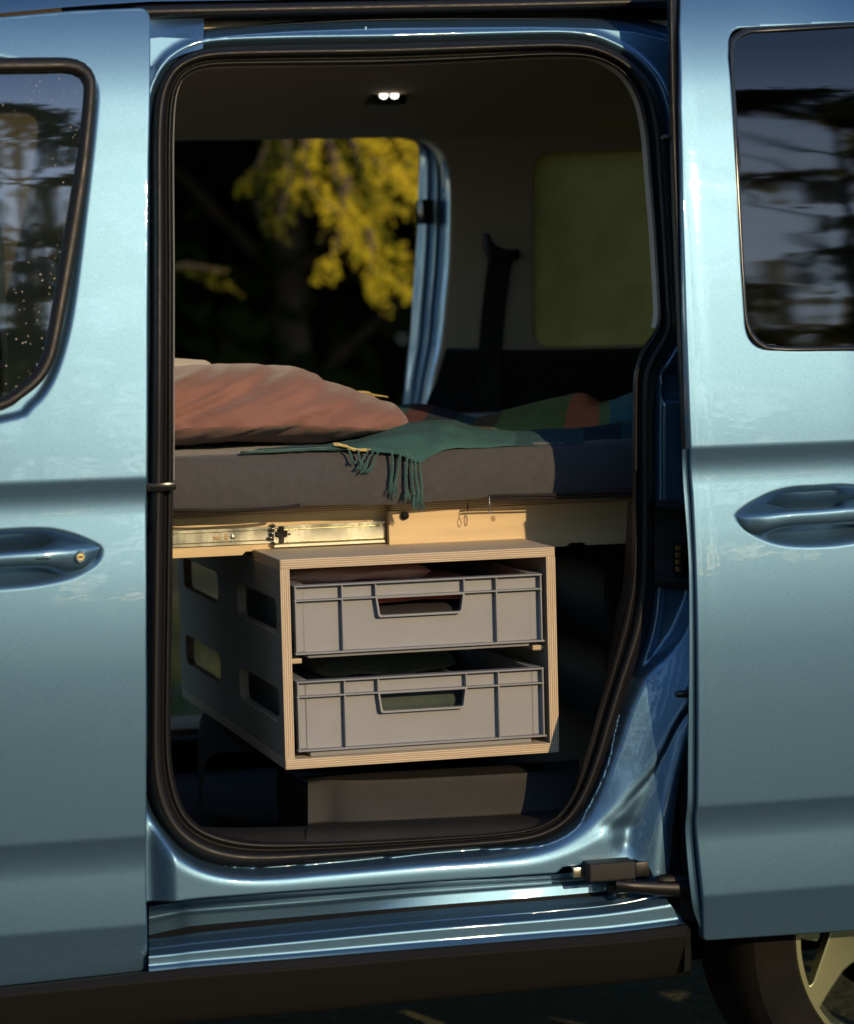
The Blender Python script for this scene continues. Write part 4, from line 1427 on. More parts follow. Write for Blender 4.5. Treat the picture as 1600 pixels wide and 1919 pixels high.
def mattress():
    X0, X1, Y0, Y1 = -1.15, 1.2, .22, 1.42
    nx, prof_n = 220, 48
    prof_ = []
    r1, r2 = .022, .012
    for t in np.linspace(0, 1, 9):      # front bottom corner
        a = math.pi * 1.5 - t * math.pi / 2
        prof_.append((Y0 + r2 + r2 * math.cos(a), zmb + r2 + r2 * math.sin(a)))
    for t in np.linspace(.08, .92, 10):
        prof_.append((Y0 - .004 * math.sin(math.pi * t), zmb + r2 + (ZM - r1 - zmb - r2) * t))
    for t in np.linspace(0, 1, 9):
        a = math.pi - t * math.pi / 2
        prof_.append((Y0 + r1 + r1 * math.cos(a), ZM - r1 + r1 * math.sin(a)))
    for t in np.linspace(.05, 1, 14):
        prof_.append((Y0 + r1 + (Y1 - Y0 - r1) * t, ZM + .004 * math.sin(math.pi * t)))
    prof_ = [(Y1, zmb)] + prof_
    V, Fc = [], []
    for i, x in enumerate(np.linspace(X0, X1, nx)):
        for y, z in prof_:
            d = .0025 * noise.noise((x * 5, z * 14, y * 4)) + .001 * noise.noise((x * 22, z * 30, 3))
            sag = -.0035 * math.exp(-((x - .02) / .10) ** 2) * (1 if y < .25 and z < zmb + .03 else 0)
            V.append((x, y + d, z + d * .6 + sag))
    k_ = len(prof_)
    for i in range(nx - 1):
        for j in range(k_ - 1):
            Fc.append((i * k_ + j, (i + 1) * k_ + j, (i + 1) * k_ + j + 1, i * k_ + j + 1))
    o = obj('mattress', V, Fc, M['mattress'])
    tag(o, 'dark grey fabric mattress lying on the plywood bed base', 'mattress')
    zx = [P(916, 931, .214), P(930, 929.5, .213), P(1000, 928, .213), P(1100, 925.5, .213), P(1200, 923, .213), P(1400, 917, .213)]
    tube('zip_piping', [tuple(v) for v in spline(zx, 60)], .0026, M['dark_cloth'], o)
    zx2 = [(a, b, c - .0055) for a, b, c in zx]
    tube('zip_piping', [tuple(v) for v in spline(zx2, 60)], .0016, M['dark_cloth'], o)
    zx3 = [P(200, 958, .214), P(330, 956, .214), P(420, 957, .214), P(480, 954, .214), P(540, 950, .214), P(562, 946, .214)]
    tube('zip_piping', [tuple(v) for v in spline(zx3, 60)], .0026, M['dark_cloth'], o)
    zp = [P(917, 930, .21), P(917, 940, .208), P(917.5, 944, .208)]
    tube('zip_pull', [tuple(v) for v in zp], .0008, M['zinc'], o, 6)
    a = P(917.5, 944, .208)
    lp = [(a[0] + .003 * math.sin(t), a[1], a[2] - .007 + .007 * math.cos(t)) for t in np.linspace(0, 2 * math.pi, 16)]
    tube('zip_pull', lp, .0007, M['zinc'], o, 6)
    return o


mattress()

bed = thing('bed_base', 'plywood bed base with a steel drawer runner under the mattress', 'bed', (0, .8, zmb - .12))


def ply_board(name, x0, x1, z0, z1, Y, t, mt, parent, corners=(0, 0, 0, 0), notches=(), holes=()):
    """vertical board facing the camera: outline in (x, z) with bottom notches"""
    rb0, rb1, rt1, rt0 = corners
    pts = [(x0, z0)]
    rad = [rb0]
    for nx_ in notches:
        pts += [(nx_ - .017, z0), (nx_ - .012, z0 + .005), (nx_ + .012, z0 + .005), (nx_ + .017, z0)]
        rad += [0, .002, .002, 0]
    pts += [(x1, z0), (x1, z1), (x0, z1)]
    rad += [rb1, rt1, rt0]
    b_ = Matrix(((1, 0, 0, 0), (0, 0, -1, Y + t / 2), (0, 1, 0, 0), (0, 0, 0, 1)))
    return prism(name, rpoly(pts, rad), holes, t, mt, parent, b_, .0008)


zdt = zmb - .002
zdb = zdt - .015
bbl, bbr = P(325, 1046, .33), P(1180, 1018, .305)
xl_split = P(727, 1000, .305)[0]
zrt = P(900, 958, .285)[2]
bm = bmesh.new()
bm_box(bm, -1.15, 1.2, -.535, .535, -.0075, .0075, .0008, 1)
dkb = bm_obj('deck_board', bm, M['ply'], bed, False, Matrix.Translation((0, .85, (zdt + zdb) / 2)))
bm = bmesh.new()
bm_box(bm, xl_split + .004, 1.2, -.013, .013, -.0075, .0075, .0008, 1)
bm_obj('deck_board', bm, M['ply'], bed, False, Matrix.Translation((0, .3015, (zdt + zdb) / 2 + .0006)))
ply_board('side_panel', -1.1, xl_split + .02, bbl[2], zdb - .0005, .328, .015, M['ply'], bed, notches=[P(474, 1040, .33)[0], P(640, 1034, .33)[0], P(330, 1046, .33)[0] - .2])
ply_board('drawer_front', xl_split, 1.1, bbr[2], zdb - .001, .300, .012, M['ply'], bed, corners=(.012, 0, 0, .003), notches=[P(757, 1031, .305)[0], P(896, 1026, .305)[0], P(1079, 1018, .305)[0]])
# little gap liner under deck on the drawer side
q = P(757, 966, .300)
V, Fc = lathe([(0, -.012), (.004, -.012), (.004, -.006), (.0068, -.006), (.0068, 0), (0, 0)], 16)
obj('bolt', [(q[0] + a, .300 + b, q[2] + c) for a, b, c in V], Fc, M['gloss_black'], bed, True, auto=30)
q2 = P(876, 950, .29)
box('board_joint', q2[0] - .0008, q2[0] + .0008, .2875, .291, q2[2] - .005, q2[2] + .006, M['black'], bed, 0)
q2 = P(873, 975, .298)
for nm, px_, py_ in (('cable_loop', 873, 975),):
    a = P(px_, py_, .298)
    lp = [(a[0] + .0022 * math.sin(t), a[1] - .001, a[2] + .009 * math.cos(t)) for t in np.linspace(0, 2 * math.pi, 20)]
    tube(nm, lp, .0005, M['zinc'], bed, 6)
# drawer runner: outer and inner steel profile
r0a, r0b = P(320, 1009, .326), P(515, 1001, .326)
rzc = P(420, 1006, .326)[2]


def runner(name, x0, x1, zc, hgt, y0, mt, ribs):
    """pressed steel profile extruded along x"""
    h2 = hgt / 2
    prof_ = [(y0, -h2), (y0 - .006, -h2), (y0 - .006, -h2 + .004), (y0 - .002, -h2 + .007), (y0 - .002, -ribs), (y0 - .0035, -ribs + .001), (y0 - .0035, ribs - .001), (y0 - .002, ribs), (y0 - .002, h2 - .007), (y0 - .006, h2 - .004), (y0 - .006, h2), (y0, h2)]
    V = [(x, y, zc + z) for x in (x0, x1) for y, z in prof_]
    k_ = len(prof_)
    Fc = [(j, j + 1, k_ + j + 1, k_ + j) for j in range(k_ - 1)] + [tuple(range(k_ - 1, -1, -1)), tuple(range(k_, 2 * k_))]
    return obj(name, V, Fc, mt, bed, False)


xs0 = P(512, 1000, .32)[0]
xs1 = P(724, 1000, .31)[0]
ru = runner('drawer_runner', -1.0, xs0 + .05, rzc, .026, .3275, M['zinc'], .009)
ru2 = runner('drawer_runner', xs0, xs1, P(620, 1001, .315)[2], .034, .3205, M['zinc'], .010)
la = P(527, 1001, .314)
lv = [(-.004, .013), (.004, .013), (.004, .006), (.010, .005), (.010, -.004), (.004, -.006), (.004, -.014), (-.003, -.014), (-.003, -.006), (-.009, -.004), (-.009, .004), (-.004, .006)]
prism('runner_latch', lv, [], .004, M['gloss_black'], ru2, Matrix(((1, 0, 0, la[0]), (0, 0, -1, .3145), (0, 1, 0, la[2]), (0, 0, 0, 1))), .0006)
for k_, (px_, py_) in enumerate([(512, 985), (511, 993), (510, 1002), (508, 1010), (513, 1018)]):
    q = P(px_, py_, .318)
    box('runner_stop', q[0] - .003 - .002 * (k_ % 2), q[0] + .002, .313, .322, q[2] - .003, q[2] + .003, M['gloss_black'], ru2, .0006)
for px_, py_, a_, b_ in ((407, 1008, .0062, .0030), (424, 1007, .0030, .0058)):
    q = P(px_, py_, .3235)
    V, Fc = lathe([(0, -.0003), (1, -.0003), (1.12, 0)], 20)
    obj('runner_slot', [(q[0] + x * a_, .3239 + y, q[2] + z * b_) for x, y, z in V], Fc, M['ply'], ru)
for px_, py_, Yq, par, rr in ((436, 1006, .3238, ru, .0042), (542, 1001, .3168, ru2, .0022)):
    q = P(px_, py_, Yq)
    V, Fc = lathe([(0, -.0006), (rr * .8, -.0012), (rr, -.0004), (rr, .001)], 16)
    obj('screw', [(q[0] + x, Yq + y, q[2] + z) for x, y, z in V], Fc, M['zinc'] if rr > .003 else M['gloss_black'], par, True)
# post and light-blocking boards below the bed, plank on the right
q0, q1 = P(1140, 1030, .75), P(1166, 1030, .75)
b_ = Matrix(((1, 0, 0, (q0[0] + q1[0]) / 2), (0, 0, -1, .75), (0, 1, 0, .65), (0, 0, 0, 1)))
prism('support_post', [(-.014, -.25), (.014, -.25), (.014, .24), (-.014, .24)], [], .03, M['ply'], bed, b_, .001)
box('dark_side_liner', .42, .44, .45, 1.40, .37, zdb - .001, M['plastic'], bed, .001)  # dark board added to keep the space under the bed dark
box('dark_back_liner', .05, .42, 1.30, 1.315, .37, zdb - .001, M['plastic'], bed, .001)  # second added board, closes off light from the far side

# ================================================================== STORAGE BOX
BT = .015
BY = .12
tl, trr, bl_, br_ = P(526, 1046, BY), P(1039, 1028, BY), P(535, 1440, BY), P(1048, 1412, BY)
bx0, bx1 = (tl[0] + bl_[0]) / 2 - .001, (trr[0] + br_[0]) / 2 + .0005
bz1, bz0 = (tl[2] + trr[2]) / 2, (bl_[2] + br_[2]) / 2
BD = .91
stb = thing('storage_box', 'open plywood storage box under the bed holding two grey crates', 'storage box', ((bx0 + bx1) / 2, BY + BD / 2, bz0))


def basis(xa, ya, za, o):
    m_ = Matrix.Identity(4)
    for i in range(3):
        m_[i][0], m_[i][1], m_[i][2], m_[i][3] = xa[i], ya[i], za[i], o[i]
    return m_


def side_holes():
    hs = []
    for zc in (-.087, .070):
        for y0, y1 in ((.038, .205), (.30, .52)):
            pass
    return hs


def hole_px(pts, rad):
    """hole of the left side panel measured on the plane x = bx0"""
    out = []
    for a, b in pts:
        d = cF * FPX + cR * (a - 800) - cU * (b - 959.5)
        q = cC + d * ((bx0 - cC[0]) / d[0])
        out.append((q[1] - BY, q[2]))
    return out


zmid = (bz0 + bz1) / 2
hz = []
ys_f = (.035, .35)
ys_b = (.52, .855)
# front holes and rear holes: rounded slots
rows = []
rows = [(.6815, .7345), (.8185, .8725)]
for z0_, z1_ in rows:
    for y0_, y1_ in (ys_f, ys_b):
        hz.append(rpoly([(y0_, z0_ - zmid), (y1_, z0_ - zmid), (y1_, z1_ - zmid), (y0_, z1_ - zmid)], .022))
so_ = [(0, bz0 + BT - zmid), (BD, bz0 + BT - zmid), (BD, bz1 - BT - zmid), (0, bz1 - BT - zmid)]
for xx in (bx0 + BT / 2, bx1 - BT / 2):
    prism('side_board', so_, hz, BT, M['ply_shade'], stb, basis((0, 1, 0), (0, 0, 1), (1, 0, 0), (xx, BY, zmid)), .0008)
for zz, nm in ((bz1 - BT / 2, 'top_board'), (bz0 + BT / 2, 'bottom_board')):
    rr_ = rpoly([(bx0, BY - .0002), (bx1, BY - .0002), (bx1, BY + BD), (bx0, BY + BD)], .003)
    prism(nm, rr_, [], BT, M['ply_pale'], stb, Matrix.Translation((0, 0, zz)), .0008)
CW0, CW1 = P(552, 1100, BY + .002)[0], P(1015, 1080, BY + .002)[0]
cz = [(P(784, 1214, BY + .004)[2], P(784, 1088, BY + .004)[2]), (P(785, 1394, BY + .004)[2], P(785, 1266, BY + .004)[2])]
# runners that carry the upper crate
for xa, xb in ((bx0 + BT, CW0 + .012), (CW1 - .012, bx1 - BT)):
    box('crate_runner', xa, xb, BY + .02, BY + .60, cz[0][0] - .016, cz[0][0] - .0086, M['ply_pale'], stb, .001)
zr = bz0 + BT


# ================================================================== CRATES
def crate(label, z0, z1, base_h):
    W, Hh, Dp = CW1 - CW0, z1 - z0, .56
    e = thing('plastic_crate', label, 'crate', ((CW0 + CW1) / 2, BY + .002 + Dp / 2, z0 - base_h), 'grey crates in the plywood box')
    y0 = BY + .0035
    ins = .014
    bm = bmesh.new()
    rim_h, rib_t = .0028, .0024
    zrib = z1 - Hh * .215
    # walls behind the ribs
    bm_box(bm, CW0 + ins, CW0 + ins + .003, y0 + ins, y0 + Dp - ins, z0, z1 - .001, .0005, 1)
    bm_box(bm, CW1 - ins - .003, CW1 - ins, y0 + ins, y0 + Dp - ins, z0, z1 - .001, .0005, 1)
    bm_box(bm, CW0 + ins, CW1 - ins, y0 + Dp - ins - .003, y0 + Dp - ins, z0, z1 - .001, .0005, 1)
    bm_box(bm, CW0 + ins, CW1 - ins, y0 + ins, y0 + Dp - ins, z0, z0 + .003, .0005, 1)
    bm_box(bm, CW0 + .02, CW1 - .018, y0 + .012, y0 + Dp - .02, z0 - base_h, z0 + .001, .003, 2)
    bm_obj('crate_body', bm, M['crate'], e, True, auto=40)
    # front panel with the hand hole
    fx = [.0, .19, .325, .683, .815, 1.0]
    X_ = lambda t: CW0 + W * t
    hl, hr = X_(fx[2]) + .001, X_(fx[3]) - .001
    hz1, hz0 = zrib - .001, z1 - Hh * .50
    hole = rpoly([(hl + .004, hz0), (hr - .004, hz0), (hr, hz1), (hl, hz1)], [.004, .004, .001, .001], 4)
    outer = [(CW0 + .002, z0 + .002), (CW1 - .002, z0 + .002), (CW1 - .002, z1 - .002), (CW0 + .002, z1 - .002)]
    prism('front_panel', outer, [hole], .003, M['crate'], e, Matrix(((1, 0, 0, 0), (0, 0, -1, y0 + ins + .0015), (0, 1, 0, 0), (0, 0, 0, 1))), .0004)
    # ribs, lip and end flanges
    bm = bmesh.new()
    for t in fx[1:5]:
        zlow = z0 if t in (fx[1], fx[4]) else zrib
        bm_box(bm, X_(t) - rib_t / 2, X_(t) + rib_t / 2, y0 + .0012, y0 + ins + .001, zlow + .001, z1 - .001, .0005, 1)
    bm_box(bm, CW0, CW0 + rib_t, y0, y0 + ins + .001, z0, z1, .0005, 1)
    bm_box(bm, CW1 - rib_t, CW1, y0, y0 + ins + .001, z0, z1, .0005, 1)
    bm_box(bm, CW0 - .001, CW1 + .001, y0 + .0006, y0 + ins + .001, zrib - rib_t / 2, zrib + rib_t / 2, .0005, 1)
    bm_box(bm, CW0 - .001, CW1 + .003, y0 - .0002, y0 + ins + .003, z0 - .0012, z0 + rib_t - .0006, .0006, 1)
    bm_obj('rib_frame', bm, M['crate'], e, True, auto=40)
    # lip all round the top
    bm = bmesh.new()
    bm_box(bm, CW0 - .001, CW1 + .001, y0 - .0008, y0 + ins + .004, z1 - rim_h / 2, z1 + rim_h / 2, .0007, 1)
    bm_box(bm, CW0 - .001, CW0 + ins + .004, y0 + ins + .0045, y0 + Dp, z1 - rim_h / 2, z1 + rim_h / 2, .0007, 1)
    bm_box(bm, CW1 - ins - .004, CW1 + .001, y0 + ins + .0045, y0 + Dp, z1 - rim_h / 2, z1 + rim_h / 2, .0007, 1)
    # warp the lip a little, as used crates do
    for v in bm.verts:
        v.co.z += .0012 * math.sin((v.co.x - CW0) / W * math.pi * 3)
    bm_obj('rim', bm, M['crate'], e, True, auto=40)
    # frame round the hand hole
    V, Fc = [], []
    hp_ = hole
    k_ = len(hp_)
    cxh, czh = (hl + hr) / 2, (hz0 + hz1) / 2
    for dy, off in ((.001, -.0012), (.001, .0018), (ins + .001, .0012), (ins + .001, -.001)):
        for x, z in hp_:
            dx_, dz_ = x - cxh, z - czh
            sx_ = 1 + off / ((hr - hl) / 2)
            sz_ = 1 + off / ((hz1 - hz0) / 2)
            V.append((cxh + dx_ * sx_, y0 + dy, czh + dz_ * sz_))
    for i in range(4):
        for j in range(k_):
            j2 = (j + 1) % k_
            i2 = (i + 1) % 4
            Fc.append((i * k_ + j, i * k_ + j2, i2 * k_ + j2, i2 * k_ + j))
    obj('handle_frame', V, Fc, M['crate'], e, True, auto=30)
    return e


crate('upper grey plastic crate, red cloth showing in its hand hole', cz[0][0], cz[0][1], .0084)
crate('lower grey plastic crate, green cloth showing in its hand hole', cz[1][0], cz[1][1], max(.004, cz[1][0] - zr - .0002))


def folded(name, label, cat, x0, x1, y0, y1, z0, z1, mt, seed, layers=2):
    V, Fc = [], []
    hgt = (z1 - z0) / layers
    parts = []
    for l in range(layers):
        nx, na = 40, 24
        v_, f_ = [], []
        for i in range(nx):
            x = x0 + (x1 - x0) * i / (nx - 1)
            for j in range(na):
                a = 2 * math.pi * j / na
                cy = (y0 + y1) / 2 + (y1 - y0) / 2 * np.sign(math.cos(a)) * abs(math.cos(a)) ** .35
                czz = z0 + hgt * (l + .5) + hgt * .52 * np.sign(math.sin(a)) * abs(math.sin(a)) ** .6
                n_ = noise.noise((x * 14, a, seed + l * 3)) * .006 + noise.noise((x * 40, a * 2, seed)) * .002
                en = math.sqrt(max(0, 1 - (abs(2 * i / (nx - 1) - 1)) ** 8))
                v_.append((x, cy + n_, z0 + hgt * (l + .5) + (czz - z0 - hgt * (l + .5)) * (.3 + .7 * en) + n_ * .8))
        for i in range(nx - 1):
            for j in range(na):
                j2 = (j + 1) % na
                f_.append((i * na + j, i * na + j2, (i + 1) * na + j2, (i + 1) * na + j))
        f_ += [tuple(range(na)), tuple((nx - 1) * na + j for j in range(na))]
        parts.append((v_, f_))
    V, Fc = join_vf(parts)
    o = obj(name, V, Fc, mt, None, True, auto=60)
    return tag(o, label, cat)


u0, u1 = CW0 + .03, CW1 - .03
folded('folded_blanket', 'folded dark cloth at the bottom of the upper crate', 'cloth', u0, u1, .152, .60, cz[0][0] + .004, cz[0][0] + .064, M['dark_cloth'], 3, 2)
folded('folded_jumper', 'folded red knit lying in the upper crate', 'jumper', u0 + .02, u1 - .02, .156, .58, cz[0][0] + .066, cz[0][0] + .088, M['red_cloth'], 9, 1)
folded('folded_towel', 'folded sage green cloth lying in the lower crate', 'towel', u0, u1 - .03, .152, .60, cz[1][0] + .004, cz[1][0] + .076, M['green_cloth'], 17, 2)
folded('folded_shirt', 'pale cloth behind the rim of the lower crate', 'cloth', u0 + .05, u1 - .06, .32, .60, cz[1][0] + .082, cz[1][0] + .121, M['green_cloth'], 23, 1)
folded('cream_towel', 'cream folded cloth showing above the rim of the upper crate', 'towel', u0 - .01, u0 + .23, .29, .51, cz[0][0] + .090, cz[0][1] + .007, M['white_cloth'], 31, 1)


# ================================================================== PILLOWS
def pillow(name, label, mt, xl, xr, yc, ha, hfun, seed, wr=1.0):
    nu, nv = 170, 120
    V, Fc = [], []
    for i in range(nu):
        t = i / (nu - 1)
        x = xl + (xr - xl) * t
        h, a_y = hfun(x, t)
        for j in range(nv):
            a = 2 * math.pi * j / nv
            ca, sa = math.cos(a), math.sin(a)
            e = .72
            y = yc + ha * a_y * np.sign(ca) * abs(ca) ** .9
            zz = np.sign(sa) * abs(sa) ** (e if sa > 0 else 1.2)
            z = ZM + .005 + h * .28 + (h * .72 * zz if sa > 0 else h * .26 * zz)
            # creases: gathered towards the right-hand corner, long on the near side
            fr = (1 - ca) / 2
            s_ = x * 3.4 - z * 9.0
            near = max(0, -ca) ** .6
            w_ = (noise.noise((s_ * 2.2, z * 5 + x * 2, seed)) * .022 + (abs(noise.noise((s_ * 4.6 + 4, z * 8, seed + 5))) - .25) * -.032 + noise.noise((s_ * 9, z * 26, seed + 9)) * .005)
            w2 = noise.noise((x * 6, a * 1.5, seed + 20)) * .007
            k_ = wr * (.35 + near * .95) * min(1, h / .06)
            V.append((x + .01 * w_, y + (ca) * (w_ * k_ * 1.0 + w2), z + sa * (w_ * k_ * .6 + w2 * .35)))
    for i in range(nu - 1):
        for j in range(nv):
            j2 = (j + 1) % nv
            Fc.append((i * nv + j, i * nv + j2, (i + 1) * nv + j2, (i + 1) * nv + j))
    Fc += [tuple(range(nv)), tuple((nu - 1) * nv + j for j in range(nv))]
    o = obj(name, V, Fc, mt, None, True)
    tag(o, label, 'pillow')
    return o


PYC = .52
pts_top = [(100, 690), (327, 684), (420, 683), (520, 683), (560, 694), (600, 708), (650, 727), (690, 747), (712, 760), (726, 772), (734, 786), (738, 802)]
pw = [P(a, b, PYC) for a, b in pts_top]
pwx, pwz = [q[0] for q in pw], [q[2] for q in pw]


def hf(x, t):
    h = float(np.interp(x, pwx, pwz)) - ZM - .005
    end = math.sqrt(max(.0004, 1 - max(0, (t - .86) / .14) ** 2.6))
    return max(h, .012), .62 + .38 * end


pil = pillow('pillow', 'terracotta cotton pillow with creases lying on the mattress', M['pillow'], -.95, pw[-1][0], PYC, .225, hf, 2)
# seams as thin piping
seam = [P(356, 688, .46), P(348, 705, .42), P(338, 740, .36), P(330, 775, .325), P(322, 800, .315)]
wzl = [P(a, b, .62)[2] for a, b in [(327, 672)]][0]


def hf2(x, t):
    h = float(np.interp(x, [-1.0, P(300, 690, .62)[0], P(392, 690, .62)[0], P(430, 700, .62)[0]], [wzl + .01, wzl + .004, wzl - .004, wzl - .09])) - ZM - .005
    return max(h, .012), .9


pil2 = pillow('pillow', 'white pillow end standing behind the terracotta pillow at the left', M['white_cloth'], -.95, P(440, 700, .66)[0], .66, .16, hf2, 8, .4)

# ================================================================== BLANKET
blk = thing('wool_blanket', 'teal fringed wool blanket with colour patches thrown over the mattress', 'blanket', (.2, .5, ZM))
teal, teal2, navy = (.034, .105, .098), (.020, .065, .075), (.012, .022, .035)
M['fold_front'] = patch_cloth('blanket_front', [(0, teal), (.655, teal2), (.83, navy), (.93, teal2)])
M['fold_back'] = patch_cloth('blanket_back', [(0, (.03, .10, .09)), (.10, (.12, .04, .04)), (.17, (.015, .03, .05)), (.27, (.03, .10, .11)), (.36, (.12, .085, .03)), (.45, (.19, .25, .06)), (.70, (.60, .17, .055)), (.82, (.14, .22, .08)), (.86, (.035, .14, .16))])


def cloth_disp(V):
    out = V.copy()
    m_, n_ = V.shape[:2]
    for i in range(m_):
        for j in range(n_):
            x, y, z = V[i, j]
            d = noise.noise((x * 18, y * 30, z * 22)) * .0035 + noise.noise((x * 50, y * 60, 3)) * .0012
            out[i, j, 1] -= d
            out[i, j, 2] += d * .8
    return out


Rr = [
    [(470, 849, .232), (560, 846, .222), (640, 843, .217), (672, 843, .214), (700, 848, .211), (745, 852, .207), (786, 866, .204), (803, 857, .208), (838, 842, .216), (880, 838, .22), (950, 837, .224), (1050, 835, .226), (1120, 834, .228), (1210, 832, .232)],
    [(473, 846, .25), (560, 842, .24), (640, 837, .232), (676, 835, .226), (706, 836, .222), (748, 840, .218), (788, 846, .216), (810, 838, .218), (842, 831, .222), (885, 832, .226), (955, 832, .229), (1050, 831, .232), (1120, 829, .232), (1210, 824, .236)],
    [(478, 843, .27), (570, 838, .26), (648, 831, .255), (692, 824, .25), (722, 820, .25), (762, 816, .25), (796, 818, .246), (824, 815, .245), (855, 817, .246), (895, 821, .247), (960, 822, .248), (1050, 821, .25), (1120, 818, .25), (1210, 806, .255)],
    [(482, 841, .29), (580, 836, .28), (655, 827, .29), (704, 813, .3), (740, 802, .3), (778, 796, .3), (806, 795, .295), (834, 794, .29), (862, 801, .285), (905, 807, .28), (960, 810, .275), (1050, 808, .275), (1120, 803, .275), (1210, 786, .28)],
    [(485, 840, .3), (585, 835, .3), (660, 824, .32), (708, 808, .35), (745, 796, .37), (782, 789, .37), (815, 787, .37), (845, 789, .36), (872, 796, .33), (910, 802, .315), (960, 806, .305), (1050, 804, .305), (1120, 798, .305), (1210, 778, .305)],
    [(485, 842, .33), (585, 838, .35), (660, 828, .39), (708, 812, .43), (745, 800, .45), (782, 795, .45), (815, 794, .45), (845, 796, .43), (872, 802, .39), (910, 809, .36), (960, 813, .34), (1050, 812, .34), (1120, 806, .34), (1210, 786, .34)],
]
loft('front_fold', Rr, M['fold_front'], blk, n=150, sub=6, disp=cloth_disp)
Rb = [
    [(700, 815, .39), (760, 812, .41), (830, 808, .43), (890, 812, .39), (960, 815, .35), (1050, 814, .35), (1110, 808, .35), (1150, 800, .35), (1210, 790, .35)],
    [(700, 800, .47), (760, 797, .49), (830, 794, .49), (890, 802, .43), (960, 803, .39), (1050, 800, .39), (1100, 793, .39), (1145, 780, .39), (1210, 742, .39)],
    [(700, 786, .57), (760, 782, .57), (830, 784, .55), (890, 795, .49), (945, 788, .47), (1040, 772, .49), (1100, 768, .47), (1145, 766, .43), (1210, 727, .42)],
    [(705, 776, .67), (765, 768, .67), (830, 772, .65), (890, 787, .57), (940, 772, .55), (1030, 752, .59), (1092, 741, .57), (1130, 756, .52), (1210, 722, .45)],
    [(710, 768, .77), (768, 757, .77), (830, 764, .77), (890, 782, .69), (940, 771, .67), (1030, 750, .71), (1092, 739, .71), (1135, 756, .67), (1210, 735, .57)],
    [(710, 775, .92), (768, 768, .92), (830, 775, .92), (890, 790, .87), (940, 785, .87), (1030, 772, .87), (1092, 765, .87), (1135, 775, .87), (1210, 760, .87)],
]
loft('patchwork_fold', Rb, M['fold_back'], blk, n=130, sub=5, disp=cloth_disp)


def tassel(p0, p1, seed, r=.0017):
    rr = random.Random(seed)
    a, b = P(p0[0], p0[1], .207), P(p1[0], p1[1], .205)
    parts = []
    L = np.linalg.norm(b - a)
    n = 26
    for s in (0, 1):                                 # two twisted strands
        pts, rad = [], []
        for i in range(n):
            t = i / (n - 1) * .72
            q = a + (b - a) * t + np.array([.0015 * math.sin(t * 5 + seed), 0, -.002 * math.sin(math.pi * t)])
            an = t * L / .010 * math.pi * 2 + s * math.pi
            pts.append(q + np.array([r * .75 * math.cos(an), r * .75 * math.sin(an), 0]))
            rad.append(r * (.85 + .25 * t))
        parts.append(tube_vf(pts, rad, 6))
    e0 = a + (b - a) * .70
    for s in range(20):                              # frayed end
        pts = []
        dx, dy = rr.uniform(-.006, .006), rr.uniform(-.004, .002)
        ll = rr.uniform(.7, 1.1)
        for i in range(6):
            t = i / 5
            q = e0 + (b - a) * .33 * t * ll + np.array([dx * t + rr.uniform(-.0006, .0006), dy * t, 0])
            pts.append(q)
        parts.append(tube_vf(pts, .0005, 4))
    V, Fc = join_vf(parts)
    obj('tassel', V, Fc, M['teal'], blk, True)


for i, (a, b) in enumerate([((734, 848), (732, 924)), ((748, 850), (739, 930)), ((761, 853), (763, 936)), ((771, 857), (777, 953)), ((779, 861), (783, 948)), ((787, 863), (789, 954)),
                            ((652, 841), (662, 868)), ((668, 843), (679, 874)), ((687, 846), (671, 880)), ((698, 847), (680, 886)), ((709, 848), (690, 884))]):
    tassel(a, b, i, .0017 if i < 6 else .0013)


def fray(name, pts, n, spread, mt, parent, Yv, seed):
    rr = random.Random(seed)
    parts = []
    for _ in range(n):
        o_ = [np.array(P(a + rr.uniform(-spread, spread), b + rr.uniform(-spread * .5, spread * .5), Yv + rr.uniform(-.004, .004))) for a, b in pts]
        parts.append(tube_vf([tuple(v) for v in spline(o_, 14)], .0006, 4))
    V, Fc = join_vf(parts)
    return obj(name, V, Fc, mt, parent, True)


fray('loose_thread', [(628, 832), (645, 835), (660, 842), (690, 843)], 16, 5, M['straw'], blk, .212, 4)
fray('loose_thread', [(664, 735), (690, 736), (706, 752), (726, 756)], 12, 3, M['straw'], blk, .66, 6)
fray('loose_thread', [(690, 735), (700, 740), (725, 744)], 6, 2, M['straw'], blk, .66, 8)
fray('fringe_edge', [(455, 848), (520, 845), (560, 843), (600, 841), (650, 838)], 50, 5, M['teal'], blk, .222, 11)


# ================================================================== TREES
def quads(centres, size, r_, face=None):
    """leaf blades: folded two-triangle leaves at the given centres"""
    n = len(centres)
    d1 = r_.normal(size=(n, 3))
    if face is not None:                      # blades turned towards the light
        nrm = r_.normal(size=(n, 3)) * .55 + face
        nrm /= np.linalg.norm(nrm, axis=1)[:, None]
        d1 -= nrm * np.sum(d1 * nrm, 1)[:, None]
    d1 /= np.linalg.norm(d1, axis=1)[:, None]
    d2 = r_.normal(size=(n, 3))
    d2 -= d1 * np.sum(d1 * d2, 1)[:, None]
    if face is not None:
        d2 = np.cross(nrm, d1)
    d2 /= np.linalg.norm(d2, axis=1)[:, None]
    s = size * r_.uniform(.6, 1.3, n)[:, None]
    a, b = d1 * s, d2 * s * .55
    V = np.stack([centres - a, centres + b * .9 - a * .1, centres + a, centres - b * .9 - a * .1], 1).reshape(-1, 3)
    F_ = np.arange(n * 4).reshape(-1, 4)
    return V, F_


